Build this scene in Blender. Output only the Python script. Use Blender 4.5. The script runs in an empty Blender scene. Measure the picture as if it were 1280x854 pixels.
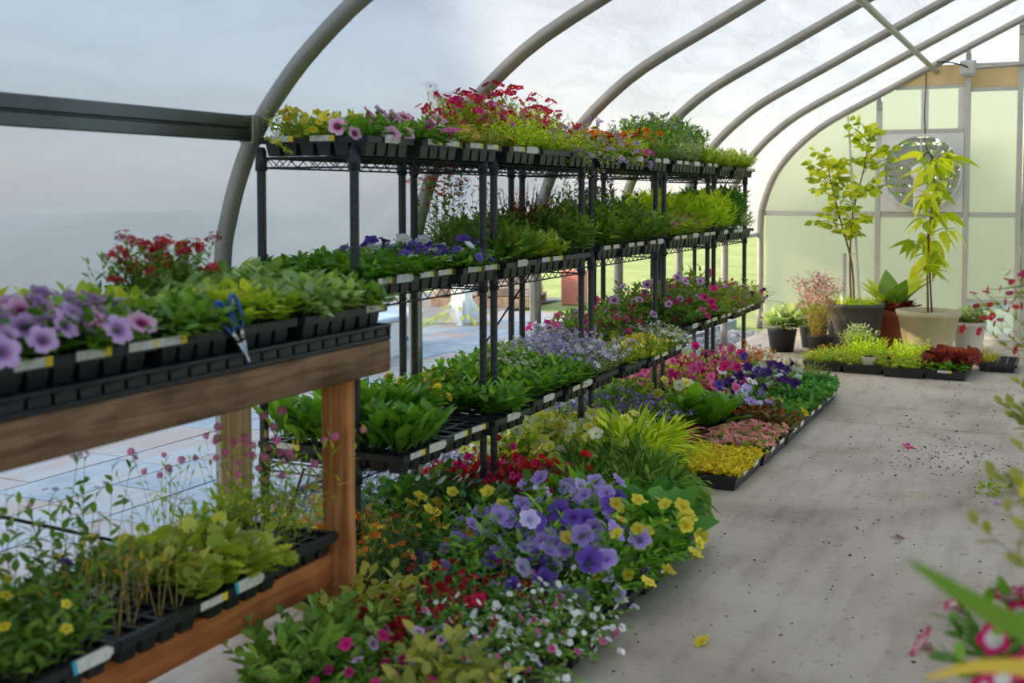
import bpy, math, random
import numpy as np
from mathutils import Vector, Matrix
R = math.radians
S = bpy.context.scene
COL = S.collection

# ---------------------------------------------------------------- camera
cam_d = bpy.data.cameras.new('camera'); cam = bpy.data.objects.new('camera', cam_d); COL.objects.link(cam)
cam.location = (0, 0, 1.25)
cam.rotation_euler = (R(90 - 2.96), 0, R(25.43))
cam_d.sensor_width = 36; cam_d.sensor_fit = 'HORIZONTAL'
cam_d.lens = 36 * 1450 / 1280
cam_d.shift_y = -110 / 1280
cam_d.clip_start = .02; cam_d.clip_end = 400
cam_d.dof.use_dof = True; cam_d.dof.focus_distance = 5.4; cam_d.dof.aperture_fstop = 3.2
S.camera = cam
# ---------------------------------------------------------------- sky, sun, exposure
SUN_AZ, SUN_EL = R(202), R(21)          # azimuth of the direction TO the sun measured from +X towards +Y
w = bpy.data.worlds.new('sky'); S.world = w; w.use_nodes = True
nt = w.node_tree; nt.nodes.clear()
sky = nt.nodes.new('ShaderNodeTexSky'); sky.sky_type = 'NISHITA'; sky.sun_disc = False
sky.sun_elevation = SUN_EL; sky.sun_rotation = math.pi / 2 - SUN_AZ
sky.air_density = 1.0; sky.dust_density = 1.0; sky.ozone_density = 1.0
bg = nt.nodes.new('ShaderNodeBackground'); bg.inputs[1].default_value = 0.34
ow = nt.nodes.new('ShaderNodeOutputWorld')
tint = nt.nodes.new('ShaderNodeMixRGB'); tint.blend_type = 'MULTIPLY'; tint.inputs[0].default_value = 1; tint.inputs[2].default_value = (1.04, 1.0, .94, 1)
nt.links.new(sky.outputs[0], tint.inputs[1]); nt.links.new(tint.outputs[0], bg.inputs[0]); nt.links.new(bg.outputs[0], ow.inputs[0])
sd = bpy.data.lights.new('sun', 'SUN'); sun = bpy.data.objects.new('sun', sd); COL.objects.link(sun)
sd.energy = 2.2; sd.angle = R(1.0); sd.color = (1.0, .82, .56)
sv = Vector((math.cos(SUN_AZ) * math.cos(SUN_EL), math.sin(SUN_AZ) * math.cos(SUN_EL), math.sin(SUN_EL)))
sun.rotation_euler = sv.to_track_quat('Z', 'Y').to_euler()
S.view_settings.view_transform = 'Standard'; S.view_settings.look = 'None'
S.view_settings.exposure = 1.03; S.view_settings.gamma = 1.0; S.view_settings.use_curve_mapping = False
S.cycles.max_bounces = 10; S.cycles.diffuse_bounces = 5; S.cycles.transmission_bounces = 8; S.cycles.transparent_max_bounces = 8
S.cycles.caustics_reflective = False; S.cycles.caustics_refractive = False

# ---------------------------------------------------------------- object helpers
def link(o): COL.objects.link(o); return o
def tag(o, label=None, cat=None, group=None, kind=None):
    if label: o['label'] = label
    if cat: o['category'] = cat
    if group: o['group'] = group
    if kind: o['kind'] = kind
    return o
def empty(name, loc, rz=0.0):
    o = bpy.data.objects.new(name, None); o.empty_display_size = .05
    o.location = loc; o.rotation_euler = (0, 0, rz); return link(o)
def obj(name, mesh, parent=None, loc=(0, 0, 0), rot=None, sc=None, kind=None, label=None):
    o = bpy.data.objects.new(name, mesh); link(o)
    if parent: o.parent = parent
    o.location = loc
    if rot is not None: o.rotation_euler = rot
    if sc is not None: o.scale = (sc, sc, sc) if isinstance(sc, (int, float)) else sc
    if kind: o['kind'] = kind
    if label: o['label'] = label
    return o

class MB:
    """collects geometry as numpy blocks, builds one mesh"""
    def __init__(s):
        s.v = []; s.l = []; s.t = []; s.m = []; s.a = []; s.r = []; s.n = 0; s.mats = []
    def slot(s, m):
        if m not in s.mats: s.mats.append(m)
        return s.mats.index(m)
    def raw(s, V, F, m, var=0.5, rad=None):
        V = np.asarray(V, float); k = s.slot(m)
        s.v.append(V); n = len(V)
        s.a.append(np.full(n, var) if np.isscalar(var) else np.asarray(var, float))
        s.r.append(np.zeros(n) if rad is None else np.asarray(rad, float))
        for f in F:
            s.l.append(np.asarray(f, np.int64) + s.n); s.t.append(len(f)); s.m.append(k)
        s.n += n
    def inst(s, T, M, P, m, var):
        """template T=(verts, faces, rad), M (k,3,3), P (k,3), var (k,)"""
        V, F, rad = T; V = np.asarray(V, float); k = len(P); n = len(V)
        if not k: return
        W = np.einsum('kij,nj->kni', M, V) + np.asarray(P)[:, None, :]
        s.v.append(W.reshape(-1, 3)); s.a.append(np.repeat(np.asarray(var, float), n))
        s.r.append(np.tile(np.asarray(rad, float), k))
        sl = s.slot(m); flat = np.concatenate([np.asarray(f) for f in F]); tot = [len(f) for f in F]
        s.l.append((flat[None, :] + (np.arange(k) * n)[:, None] + s.n).reshape(-1))
        s.t.extend(tot * k); s.m.extend([sl] * (len(F) * k)); s.n += k * n
    def box(s, a, b, m, var=.5):
        x0, y0, z0 = a; x1, y1, z1 = b
        V = [(x0,y0,z0),(x1,y0,z0),(x1,y1,z0),(x0,y1,z0),(x0,y0,z1),(x1,y0,z1),(x1,y1,z1),(x0,y1,z1)]
        s.raw(V, [(0,3,2,1),(4,5,6,7),(0,1,5,4),(1,2,6,5),(2,3,7,6),(3,0,4,7)], m, var)
    def bbox(s, a, b, m, c=.004, var=.5):
        """chamfered box"""
        a = np.array(a, float); b = np.array(b, float); lo = np.minimum(a, b); hi = np.maximum(a, b)
        V = []; idx = {}
        for i in range(8):
            sg = [(i >> k) & 1 for k in range(3)]
            for ax in range(3):
                p = []
                for k in range(3):
                    q = hi[k] if sg[k] else lo[k]
                    if k != ax: q += -c if sg[k] else c
                    p.append(q)
                idx[(i, ax)] = len(V); V.append(p)
        F = []
        for ax in range(3):
            u, v_ = (ax + 1) % 3, (ax + 2) % 3
            for sd_ in (0, 1):
                q = []
                for (bu, bv) in ((0,0),(1,0),(1,1),(0,1)):
                    q.append(idx[((sd_ << ax) | (bu << u) | (bv << v_), ax)])
                F.append(q if sd_ else q[::-1])
            for (bu, bv) in ((0,0),(1,0),(1,1),(0,1)):
                i0 = (bu << u) | (bv << v_); i1 = i0 | (1 << ax)
                q = [idx[(i0,u)], idx[(i1,u)], idx[(i1,v_)], idx[(i0,v_)]]
                F.append(q if (bu ^ bv) else q[::-1])
        for i in range(8):
            q = [idx[(i,0)], idx[(i,1)], idx[(i,2)]]
            F.append(q if bin(i).count('1') % 2 else q[::-1])
        s.raw(V, F, m, var)
    def tube(s, pts, r0, m, r1=None, sides=6, var=.5, cap=True):
        P = np.asarray(pts, float); n = len(P); r1 = r0 if r1 is None else r1
        T = np.gradient(P, axis=0); T /= np.linalg.norm(T, axis=1)[:, None] + 1e-9
        ref = np.array([0, 0, 1.]) if abs(T[0][2]) < .9 else np.array([1., 0, 0])
        V = []; prev = None
        for i in range(n):
            if prev is None:
                u = np.cross(T[i], ref)
            else:
                u = prev - T[i] * np.dot(prev, T[i])
            u /= np.linalg.norm(u) + 1e-9; prev = u; v2 = np.cross(T[i], u)
            rr = r0 + (r1 - r0) * i / max(1, n - 1)
            for k in range(sides):
                a = 2 * math.pi * k / sides
                V.append(P[i] + rr * (math.cos(a) * u + math.sin(a) * v2))
        F = []
        for i in range(n - 1):
            for k in range(sides):
                k2 = (k + 1) % sides
                F.append((i*sides+k, i*sides+k2, (i+1)*sides+k2, (i+1)*sides+k))
        if cap:
            F.append(tuple(range(sides))[::-1]); F.append(tuple((n-1)*sides + k for k in range(sides)))
        s.raw(V, F, m, var)
    def lathe(s, prof, m, seg=24, c=(0,0,0), wob=0.0):
        """prof: list of (r, z)"""
        V = []; F = []; n = len(prof)
        for (r, z) in prof:
            for k in range(seg):
                a = 2 * math.pi * k / seg
                V.append((c[0] + r*math.cos(a), c[1] + r*math.sin(a), c[2] + z))
        for i in range(n - 1):
            for k in range(seg):
                k2 = (k+1) % seg
                F.append((i*seg+k, i*seg+k2, (i+1)*seg+k2, (i+1)*seg+k))
        s.raw(V, F, m)
    def mesh(s, name, smooth=False):
        me = bpy.data.meshes.new(name)
        if not s.n: return me
        V = np.concatenate(s.v); L = np.concatenate(s.l).astype(np.int32); T = np.asarray(s.t, np.int32)
        me.vertices.add(len(V)); me.vertices.foreach_set('co', V.astype(np.float32).ravel())
        me.loops.add(len(L)); me.loops.foreach_set('vertex_index', L)
        me.polygons.add(len(T)); st = np.zeros(len(T), np.int32); st[1:] = np.cumsum(T)[:-1]
        me.polygons.foreach_set('loop_start', st)
        try: me.polygons.foreach_set('loop_total', T)
        except Exception: pass
        me.polygons.foreach_set('material_index', np.asarray(s.m, np.int32))
        me.polygons.foreach_set('use_smooth', np.full(len(T), bool(smooth)))
        at = me.attributes.new('var', 'FLOAT', 'POINT'); at.data.foreach_set('value', np.concatenate(s.a).astype(np.float32))
        at = me.attributes.new('rad', 'FLOAT', 'POINT'); at.data.foreach_set('value', np.concatenate(s.r).astype(np.float32))
        for m in s.mats: me.materials.append(m)
        me.update(); me.validate()
        return me

# ---------------------------------------------------------------- materials
def nm(name):
    m = bpy.data.materials.new(name); m.use_nodes = True; m.node_tree.nodes.clear()
    return m, m.node_tree.nodes, m.node_tree.links
def ramp(N, cols, pos=None):
    r = N.new('ShaderNodeValToRGB'); e = r.color_ramp.elements
    n = len(cols); pos = pos or [i / (n - 1) for i in range(n)]
    while len(e) < n: e.new(.5)
    for i in range(n): e[i].position = pos[i]; e[i].color = (*cols[i], 1)
    return r
def sc(c):
    """sRGB 0-255 -> linear"""
    return tuple(((v/255)/12.92 if v/255 <= .04045 else ((v/255+.055)/1.055)**2.4) for v in c)
def attr(N, name):
    a = N.new('ShaderNodeAttribute'); a.attribute_name = name; return a
def simple(name, col, rough=.6, metal=0.0, noise=0.0, nscale=8.0, bump=0.0, bscale=40.0, spec=.5, col2=None):
    m, N, L = nm(name); b = N.new('ShaderNodeBsdfPrincipled'); o = N.new('ShaderNodeOutputMaterial')
    b.inputs['Base Color'].default_value = (*col, 1); b.inputs['Roughness'].default_value = rough
    b.inputs['Metallic'].default_value = metal; b.inputs['Specular IOR Level'].default_value = spec
    tc = N.new('ShaderNodeTexCoord')
    if noise or col2:
        n = N.new('ShaderNodeTexNoise'); n.inputs['Scale'].default_value = nscale; n.inputs['Detail'].default_value = 6
        L.new(tc.outputs['Object'], n.inputs['Vector'])
        c2 = col2 or tuple(max(0, c * (1 - noise)) for c in col)
        r = ramp(N, [c2, col], [.3, .7]); L.new(n.outputs['Fac'], r.inputs[0]); L.new(r.outputs[0], b.inputs['Base Color'])
    if bump:
        n2 = N.new('ShaderNodeTexNoise'); n2.inputs['Scale'].default_value = bscale; n2.inputs['Detail'].default_value = 4
        L.new(tc.outputs['Object'], n2.inputs['Vector'])
        bp = N.new('ShaderNodeBump'); bp.inputs['Strength'].default_value = bump; bp.inputs['Distance'].default_value = .01
        L.new(n2.outputs['Fac'], bp.inputs['Height']); L.new(bp.outputs[0], b.inputs['Normal'])
    L.new(b.outputs[0], o.inputs[0]); return m
def leafmat(name, cols, trans=.32, rough=.45):
    """per-leaf colour (attribute var) and per-plant colour (object random)"""
    cols = [tuple(min(1, v*k) for v, k in zip(sc(c), (1.62, 1.45, 1.2))) for c in cols]
    m, N, L = nm(name); o = N.new('ShaderNodeOutputMaterial')
    a = attr(N, 'var'); oi = N.new('ShaderNodeObjectInfo')
    mm = N.new('ShaderNodeMath'); mm.operation = 'MULTIPLY_ADD'; mm.inputs[1].default_value = .3; mm.inputs[2].default_value = -.15
    L.new(oi.outputs['Random'], mm.inputs[0])
    ad = N.new('ShaderNodeMath'); ad.operation = 'ADD'; L.new(a.outputs['Fac'], ad.inputs[0]); L.new(mm.outputs[0], ad.inputs[1])
    r = ramp(N, cols); L.new(ad.outputs[0], r.inputs[0])
    b = N.new('ShaderNodeBsdfPrincipled'); b.inputs['Roughness'].default_value = rough; b.inputs['Specular IOR Level'].default_value = .35
    t = N.new('ShaderNodeBsdfTranslucent'); x = N.new('ShaderNodeMixShader'); x.inputs[0].default_value = trans
    g = N.new('ShaderNodeMixRGB'); g.blend_type = 'MULTIPLY'; g.inputs[0].default_value = 1; g.inputs[2].default_value = (1.5, 1.5, .6, 1)
    L.new(r.outputs[0], b.inputs['Base Color']); L.new(r.outputs[0], g.inputs[1]); L.new(g.outputs[0], t.inputs['Color'])
    L.new(b.outputs[0], x.inputs[1]); L.new(t.outputs[0], x.inputs[2]); L.new(x.outputs[0], o.inputs[0]); return m
def petal(name, cols, pos=None, vary=.35, trans=.3):
    cols = [tuple(min(.96, v*1.22) for v in sc(c)) for c in cols]
    if len(cols) == 1: cols = cols * 2
    m, N, L = nm(name); o = N.new('ShaderNodeOutputMaterial')
    a = attr(N, 'rad'); v = attr(N, 'var'); r = ramp(N, cols, pos); L.new(a.outputs['Fac'], r.inputs[0])
    mr = N.new('ShaderNodeMapRange'); mr.inputs[3].default_value = 1 - vary; mr.inputs[4].default_value = 1 + vary * .6
    oi = N.new('ShaderNodeObjectInfo'); av = N.new('ShaderNodeMath'); av.operation = 'ADD'
    L.new(v.outputs['Fac'], av.inputs[0]); L.new(oi.outputs['Random'], av.inputs[1])
    fr = N.new('ShaderNodeMath'); fr.operation = 'FRACT'; L.new(av.outputs[0], fr.inputs[0])
    L.new(fr.outputs[0], mr.inputs[0])
    h = N.new('ShaderNodeHueSaturation'); L.new(r.outputs[0], h.inputs['Color']); L.new(mr.outputs[0], h.inputs['Value'])
    b = N.new('ShaderNodeBsdfPrincipled'); b.inputs['Roughness'].default_value = .55; b.inputs['Specular IOR Level'].default_value = .2
    t = N.new('ShaderNodeBsdfTranslucent'); x = N.new('ShaderNodeMixShader'); x.inputs[0].default_value = trans
    L.new(h.outputs[0], b.inputs['Base Color']); L.new(h.outputs[0], t.inputs['Color'])
    L.new(b.outputs[0], x.inputs[1]); L.new(t.outputs[0], x.inputs[2]); L.new(x.outputs[0], o.inputs[0]); return m
def wood(name, c1, c2, axis='Y', rough=.7):
    m, N, L = nm(name); o = N.new('ShaderNodeOutputMaterial'); b = N.new('ShaderNodeBsdfPrincipled')
    tc = N.new('ShaderNodeTexCoord'); mp = N.new('ShaderNodeMapping'); L.new(tc.outputs['Object'], mp.inputs[0])
    s = {'X': (2.5, 34, 34), 'Y': (34, 2.5, 34), 'Z': (34, 34, 2.5)}[axis]; mp.inputs['Scale'].default_value = s
    n = N.new('ShaderNodeTexNoise'); n.inputs['Scale'].default_value = 1.0; n.inputs['Detail'].default_value = 8; n.inputs['Distortion'].default_value = 1.2
    L.new(mp.outputs[0], n.inputs['Vector'])
    n2 = N.new('ShaderNodeTexNoise'); n2.inputs['Scale'].default_value = 9; n2.inputs['Detail'].default_value = 3; L.new(tc.outputs['Object'], n2.inputs['Vector'])
    av = N.new('ShaderNodeMath'); av.operation = 'MULTIPLY_ADD'; av.inputs[1].default_value = .35; L.new(n2.outputs['Fac'], av.inputs[0])
    sb = N.new('ShaderNodeMath'); sb.operation = 'MULTIPLY'; sb.inputs[1].default_value = .65; L.new(n.outputs['Fac'], sb.inputs[0]); L.new(sb.outputs[0], av.inputs[2])
    r = ramp(N, [sc(c1), sc(c2)], [.36, .62]); L.new(av.outputs[0], r.inputs[0]); L.new(r.outputs[0], b.inputs['Base Color'])
    b.inputs['Roughness'].default_value = rough; b.inputs['Specular IOR Level'].default_value = .25
    bp = N.new('ShaderNodeBump'); bp.inputs['Strength'].default_value = .35; bp.inputs['Distance'].default_value = .004
    L.new(n.outputs['Fac'], bp.inputs['Height']); L.new(bp.outputs[0], b.inputs['Normal']); L.new(b.outputs[0], o.inputs[0]); return m

def film_mat(name, col, tr=.6, wr=.25, thru=0.0, axis_scale=(2.2, .5, 1.2)):
    m, N, L = nm(name); o = N.new('ShaderNodeOutputMaterial')
    tc = N.new('ShaderNodeTexCoord'); mp = N.new('ShaderNodeMapping'); mp.inputs['Scale'].default_value = axis_scale
    L.new(tc.outputs['Object'], mp.inputs[0])
    n = N.new('ShaderNodeTexNoise'); n.inputs['Scale'].default_value = 2.2; n.inputs['Detail'].default_value = 5; n.inputs['Distortion'].default_value = .8
    L.new(mp.outputs[0], n.inputs['Vector'])
    bp = N.new('ShaderNodeBump'); bp.inputs['Strength'].default_value = wr; bp.inputs['Distance'].default_value = .05; L.new(n.outputs['Fac'], bp.inputs['Height'])
    r = ramp(N, [tuple(c*.86 for c in col), col], [.35, .6]); L.new(n.outputs['Fac'], r.inputs[0])
    d = N.new('ShaderNodeBsdfDiffuse'); t = N.new('ShaderNodeBsdfTranslucent'); g = N.new('ShaderNodeBsdfGlossy'); g.inputs['Roughness'].default_value = .28
    for q in (d, t): L.new(r.outputs[0], q.inputs['Color'])
    for q in (d, t, g): L.new(bp.outputs[0], q.inputs['Normal'])
    x = N.new('ShaderNodeMixShader'); x.inputs[0].default_value = tr; L.new(d.outputs[0], x.inputs[1]); L.new(t.outputs[0], x.inputs[2])
    y = N.new('ShaderNodeMixShader'); y.inputs[0].default_value = .05; L.new(x.outputs[0], y.inputs[1]); L.new(g.outputs[0], y.inputs[2])
    out = y
    if thru:
        tp = N.new('ShaderNodeBsdfTransparent'); z = N.new('ShaderNodeMixShader'); z.inputs[0].default_value = thru
        L.new(y.outputs[0], z.inputs[1]); L.new(tp.outputs[0], z.inputs[2]); out = z
    L.new(out.outputs[0], o.inputs[0]); return m

M = {}
M['film'] = film_mat('poly_film', (.515, .53, .55), tr=.62, wr=.5, thru=.035)
M['plastic'] = simple('black_plastic', sc((34, 36, 40)), .42, noise=.3, nscale=14)
M['flat'] = simple('black_flat', sc((38, 40, 44)), .38, noise=.25, nscale=10)
M['soil'] = simple('potting_soil', sc((58, 44, 36)), .95, noise=.6, nscale=60, bump=.8, bscale=120)
M['rack'] = simple('rack_black', sc((44, 45, 52)), .38, noise=.15)
M['galv'] = simple('galvanised_steel', sc((176, 172, 164)), .42, metal=.55, noise=.22, nscale=6)
M['galvw'] = simple('painted_steel', sc((196, 202, 208)), .45, noise=.15, nscale=5)
M['hip'] = simple('hip_channel', sc((120, 122, 118)), .28, metal=.85, noise=.45, nscale=3)
M['alu'] = simple('aluminium', sc((206, 204, 194)), .4, metal=.35, noise=.1)
M['white'] = simple('white_paint', sc((232, 230, 224)), .5, noise=.08)
M['label'] = simple('label_white', sc((226, 224, 216)), .5, noise=.35, nscale=90)
M['lyel'] = simple('label_yellow', sc((240, 205, 30)), .5)
M['lblue'] = simple('label_blue', sc((40, 160, 190)), .5)
M['beam'] = wood('weathered_wood', (96, 68, 46), (158, 124, 94), 'Y')
M['leg'] = wood('cedar_leg', (150, 88, 48), (204, 140, 88), 'Z')
M['leg2'] = wood('pale_leg', (150, 116, 84), (204, 172, 138), 'Z')
M['low'] = wood('cedar_rail', (140, 76, 38), (196, 122, 70), 'Y')
M['cable'] = simple('black_cable', sc((24, 24, 28)), .5)
M['blue'] = simple('blue_handle', sc((40, 92, 170)), .35)
M['blade'] = simple('steel_blade', sc((200, 204, 208)), .25, metal=.9)
M['motor'] = simple('motor_white', sc((236, 234, 226)), .4)
M['tan'] = film_mat('tan_strip', sc((238, 214, 170)), tr=.5, wr=.05)
M['gpot'] = simple('grey_pot', sc((84, 80, 76)), .6, noise=.25, nscale=5)
M['cpot'] = simple('cream_pot', sc((206, 194, 158)), .7, noise=.18, nscale=7, bump=.1)
M['tpot'] = simple('terracotta', sc((176, 92, 58)), .75, noise=.2)
M['wpot'] = simple('white_pot', sc((222, 216, 204)), .7, noise=.15)
M['bark'] = simple('bark', sc((142, 104, 76)), .85, noise=.4, nscale=30)
M['stake'] = simple('white_stake', sc((228, 226, 218)), .6)
M['stem'] = simple('green_stem', sc((112, 138, 62)), .6)
M['stemr'] = simple('brown_stem', sc((150, 104, 70)), .7)
M['dry'] = simple('dry_stem', sc((178, 158, 92)), .8)
# leaf palettes
LM = {
 'green': leafmat('leaf_green', [(52, 92, 30), (84, 134, 44), (122, 168, 62)]),
 'mid': leafmat('leaf_mid', [(60, 96, 40), (92, 132, 56), (126, 160, 76)]),
 'dark': leafmat('leaf_dark', [(36, 66, 34), (54, 92, 46), (78, 120, 58)]),
 'deep': leafmat('leaf_deep', [(46, 90, 40), (66, 124, 54), (100, 152, 70)]),
 'lime': leafmat('leaf_lime', [(122, 154, 36), (158, 190, 48), (196, 212, 74)]),
 'gold': leafmat('leaf_gold', [(136, 136, 30), (178, 172, 40), (206, 196, 66)]),
 'olive': leafmat('leaf_olive', [(92, 104, 44), (128, 138, 60), (164, 162, 84)]),
 'ygreen': leafmat('leaf_ygreen', [(96, 132, 38), (132, 160, 50), (176, 186, 70)]),
 'sage': leafmat('leaf_sage', [(86, 118, 74), (118, 150, 98), (156, 180, 126)]),
 'grey': leafmat('leaf_grey', [(106, 130, 104), (140, 164, 132), (176, 194, 160)]),
 'burg': leafmat('leaf_burgundy', [(74, 28, 32), (112, 46, 48), (152, 78, 70)]),
 'bronze': leafmat('leaf_bronze', [(44, 46, 30), (78, 66, 42), (96, 104, 54)]),
 'heu': leafmat('leaf_heuchera', [(108, 134, 44), (140, 160, 66), (186, 190, 112)]),
 'tree': leafmat('leaf_tree', [(108, 134, 30), (150, 170, 40), (196, 204, 76)], trans=.45),
 'avo': leafmat('leaf_avocado', [(120, 146, 30), (162, 182, 44), (204, 210, 84)], trans=.5),
 'hedge': leafmat('leaf_hedge', [(48, 84, 28), (86, 124, 40), (140, 160, 62)]),
 'dryl': leafmat('leaf_dry', [(150, 96, 40), (190, 150, 60), (206, 184, 84)]),
}
PM = {
 'lilac': petal('petal_lilac', [(96, 66, 150), (158, 128, 206), (180, 160, 222)], [0, .35, 1]),
 'violet': petal('petal_violet', [(60, 32, 104), (108, 72, 180), (132, 96, 202)], [0, .4, 1]),
 'lilacw': petal('petal_pale_lilac', [(120, 100, 170), (188, 176, 220), (206, 198, 230)], [0, .4, 1]),
 'deepv': petal('petal_deep_violet', [(24, 10, 40), (62, 24, 96), (80, 36, 120)], [0, .4, 1]),
 'pinkeye': petal('petal_pink_dark_eye', [(70, 10, 50), (150, 40, 100), (232, 160, 196), (240, 196, 216)], [0, .3, .5, 1]),
 'mauve': petal('petal_mauve', [(80, 40, 96), (150, 100, 160), (202, 164, 208)], [0, .3, .6]),
 'yellow': petal('petal_yellow', [(214, 160, 24), (236, 206, 56), (240, 216, 90)], [0, .4, 1]),
 'pale': petal('petal_pale_yellow', [(210, 190, 40), (232, 216, 84), (240, 230, 140)], [0, .4, 1]),
 'cream': petal('petal_cream', [(222, 206, 110), (240, 232, 190), (240, 234, 214)], [0, .3, 1]),
 'apricot': petal('petal_apricot', [(120, 60, 20), (232, 160, 70), (242, 190, 96)], [0, .3, .6]),
 'magenta': petal('petal_magenta', [(110, 6, 60), (200, 30, 110), (216, 50, 130)], [0, .35, 1]),
 'crimson': petal('petal_crimson', [(120, 6, 30), (190, 14, 48), (206, 34, 72)], [0, .35, 1]),
 'dred': petal('petal_dark_red', [(50, 4, 10), (132, 8, 20), (160, 20, 30)], [0, .35, 1]),
 'red': petal('petal_red', [(120, 10, 16), (196, 26, 30), (216, 44, 46)], [0, .35, 1]),
 'pink': petal('petal_pink', [(180, 50, 110), (216, 86, 150), (228, 124, 180)], [0, .35, 1]),
 'salmon': petal('petal_salmon', [(236, 190, 90), (224, 128, 126), (238, 164, 158)], [0, .3, 1]),
 'blush': petal('petal_shell_pink', [(230, 150, 140), (236, 170, 172)], vary=.2),
 'orange': petal('petal_orange', [(150, 50, 8), (226, 104, 14), (240, 134, 28)], [0, .35, 1]),
 'rust': petal('petal_rust', [(110, 30, 10), (190, 62, 22), (214, 92, 40)], [0, .35, 1]),
 'white': petal('petal_white', [(206, 200, 120), (238, 236, 230), (240, 240, 238)], [0, .25, 1], vary=.15),
 'whitep': petal('petal_blush', [(214, 150, 190), (238, 220, 232), (242, 236, 240)], [0, .3, 1], vary=.15),
 'bicol': petal('petal_red_white', [(200, 20, 50), (206, 30, 60), (244, 232, 232), (240, 236, 236)], [0, .5, .7, 1], vary=.1),
 'hotpw': petal('petal_hot_pink_white_eye', [(250, 236, 200), (244, 220, 226), (216, 30, 110), (206, 20, 100)], [0, .35, .6, 1], vary=.1),
 'gomph': petal('petal_button_pink', [(236, 116, 180), (244, 156, 206)], vary=.2),
}

# ---------------------------------------------------------------- templates
def leaf_t(w=.5, seg=3, fold=.12, curl=.18, shape='ov'):
    prof = {'ov': lambda t: math.sin(math.pi * t ** .8) ** .8, 'lance': lambda t: math.sin(math.pi * t ** .7),
            'strap': lambda t: min(1, 3*t + .35) * min(1, 3.2*(1 - t)), 'round': lambda t: math.sqrt(max(0, 1 - (2*t - 1)**2)),
            'spoon': lambda t: .25 + .75*math.sin(math.pi * min(1, max(0, (t - .25)/.78))) if t > .25 else .2}[shape]
    V = [(0, 0, 0)]; F = []; last = None
    for i in range(1, seg + 1):
        t = i / (seg + 1); hw = w * .5 * prof(t); z = -curl * t * t
        b = len(V); V += [(-hw, t, z + fold * hw * 2), (0, t, z), (hw, t, z + fold * hw * 2)]
        if last is None: F += [(0, b+1, b), (0, b+2, b+1)]
        else: F += [(last, last+1, b+1, b), (last+1, last+2, b+2, b+1)]
        last = b
    V.append((0, 1, -curl)); e = len(V) - 1; F += [(last, last+1, e), (last+1, last+2, e)]
    return V, F, [v[1] for v in V]
def lobed_t(w=1.0, n=9):
    """scalloped round leaf (heuchera, pelargonium) starting at the petiole"""
    V = [(0, .4, -.03)]; rad = [0]
    for k in range(2*n):
        a = -math.pi/2 + .25 + (2*math.pi - .5) * k / (2*n - 1); r = .5 if k % 2 else .4
        V.append((w*r*math.cos(a), .45 + r*math.sin(a), .05 - .1*(math.sin(a)+1)/2 + (.03 if k % 2 else 0))); rad.append(1)
    F = [(0, k, k+1) for k in range(1, 2*n)]
    return V, F, rad
def trumpet_t(lobes=5, depth=.5, lobe=.10, tube=True, flat=.0):
    n = lobes * 6; V = [(0, 0, -depth*.6)]; rad = [0]; F = []
    for ring, (r, z, c) in enumerate(((.22, -.14, .2), (.62, .02 + flat, .55), (1.0, .06 - flat, 1.0))):
        for k in range(n):
            a = 2*math.pi*k/n; q = math.cos(lobes*a)
            pz_ = math.sqrt(abs(math.cos(lobes*a/2)))
            rr = r * ((.80 + .25*pz_) if ring == 2 else (.96 + .05*pz_) if ring == 1 else 1)
            V.append((rr*math.cos(a), rr*math.sin(a), z + ((.10*math.sin(k*2.9 + 1) + .07*math.cos(2*lobes*a)) if ring == 2 else .03*math.sin(k*1.7) if ring == 1 else 0) - (.05 if ring == 2 and q < -.5 else 0))); rad.append(c)
    for k in range(n): F.append((0, 1+k, 1+(k+1) % n))
    for ring in range(2):
        for k in range(n):
            a0 = 1 + ring*n; b0 = a0 + n; k2 = (k+1) % n; F.append((a0+k, b0+k, b0+k2, a0+k2))
    if tube:
        b = len(V)
        for (r, z) in ((.30, -.18), (.14, -depth - .35)):
            for k in range(6):
                a = 2*math.pi*k/6; V.append((r*math.cos(a), r*math.sin(a), z)); rad.append(.5)
        for k in range(6): F.append((b+k, b+(k+1) % 6, b+6+(k+1) % 6, b+6+k))
    return V, F, rad
def five_t(n=5, w=.62, up=.12):
    V = []; F = []; rad = []
    for k in range(n):
        a = 2*math.pi*k/n; c, s_ = math.cos(a), math.sin(a); b = len(V)
        for (x, y, z, r) in ((.06, 0, 0, 0), (.6, -w*.5, up, .6), (.6, w*.5, up, .6), (1, -.2*w, up*.6, 1), (1, .2*w, up*.6, 1)):
            V.append((x*c - y*s_, x*s_ + y*c, z)); rad.append(r)
        F += [(b, b+1, b+2), (b+1, b+3, b+4, b+2)]
    return V, F, rad
def pom_t(layers=4, n=9):
    V = []; F = []; rad = []; rg = random.Random(3)
    for l in range(layers):
        el = R(8 + 68*l/(layers-1)); ln = 1 - .35*l/(layers-1); m = max(4, n - 1*l)
        for k in range(m):
            a = 2*math.pi*(k + .5*(l % 2))/m + rg.uniform(-.12, .12); ca, sa = math.cos(a), math.sin(a); b = len(V)
            for (d, y, dz, r) in ((.1, 0, 0, 0), (.8*ln, -.24, .05, .7), (.8*ln, .24, .05, .7), (1.05*ln, -.14, -.04, 1), (1.05*ln, .14, -.04, 1)):
                x = d*math.cos(el); z = d*math.sin(el)*.75 + dz; V.append((x*ca - y*sa, x*sa + y*ca, z)); rad.append(r)
            F += [(b, b+1, b+2), (b+1, b+3, b+4, b+2)]
    return V, F, rad
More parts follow.
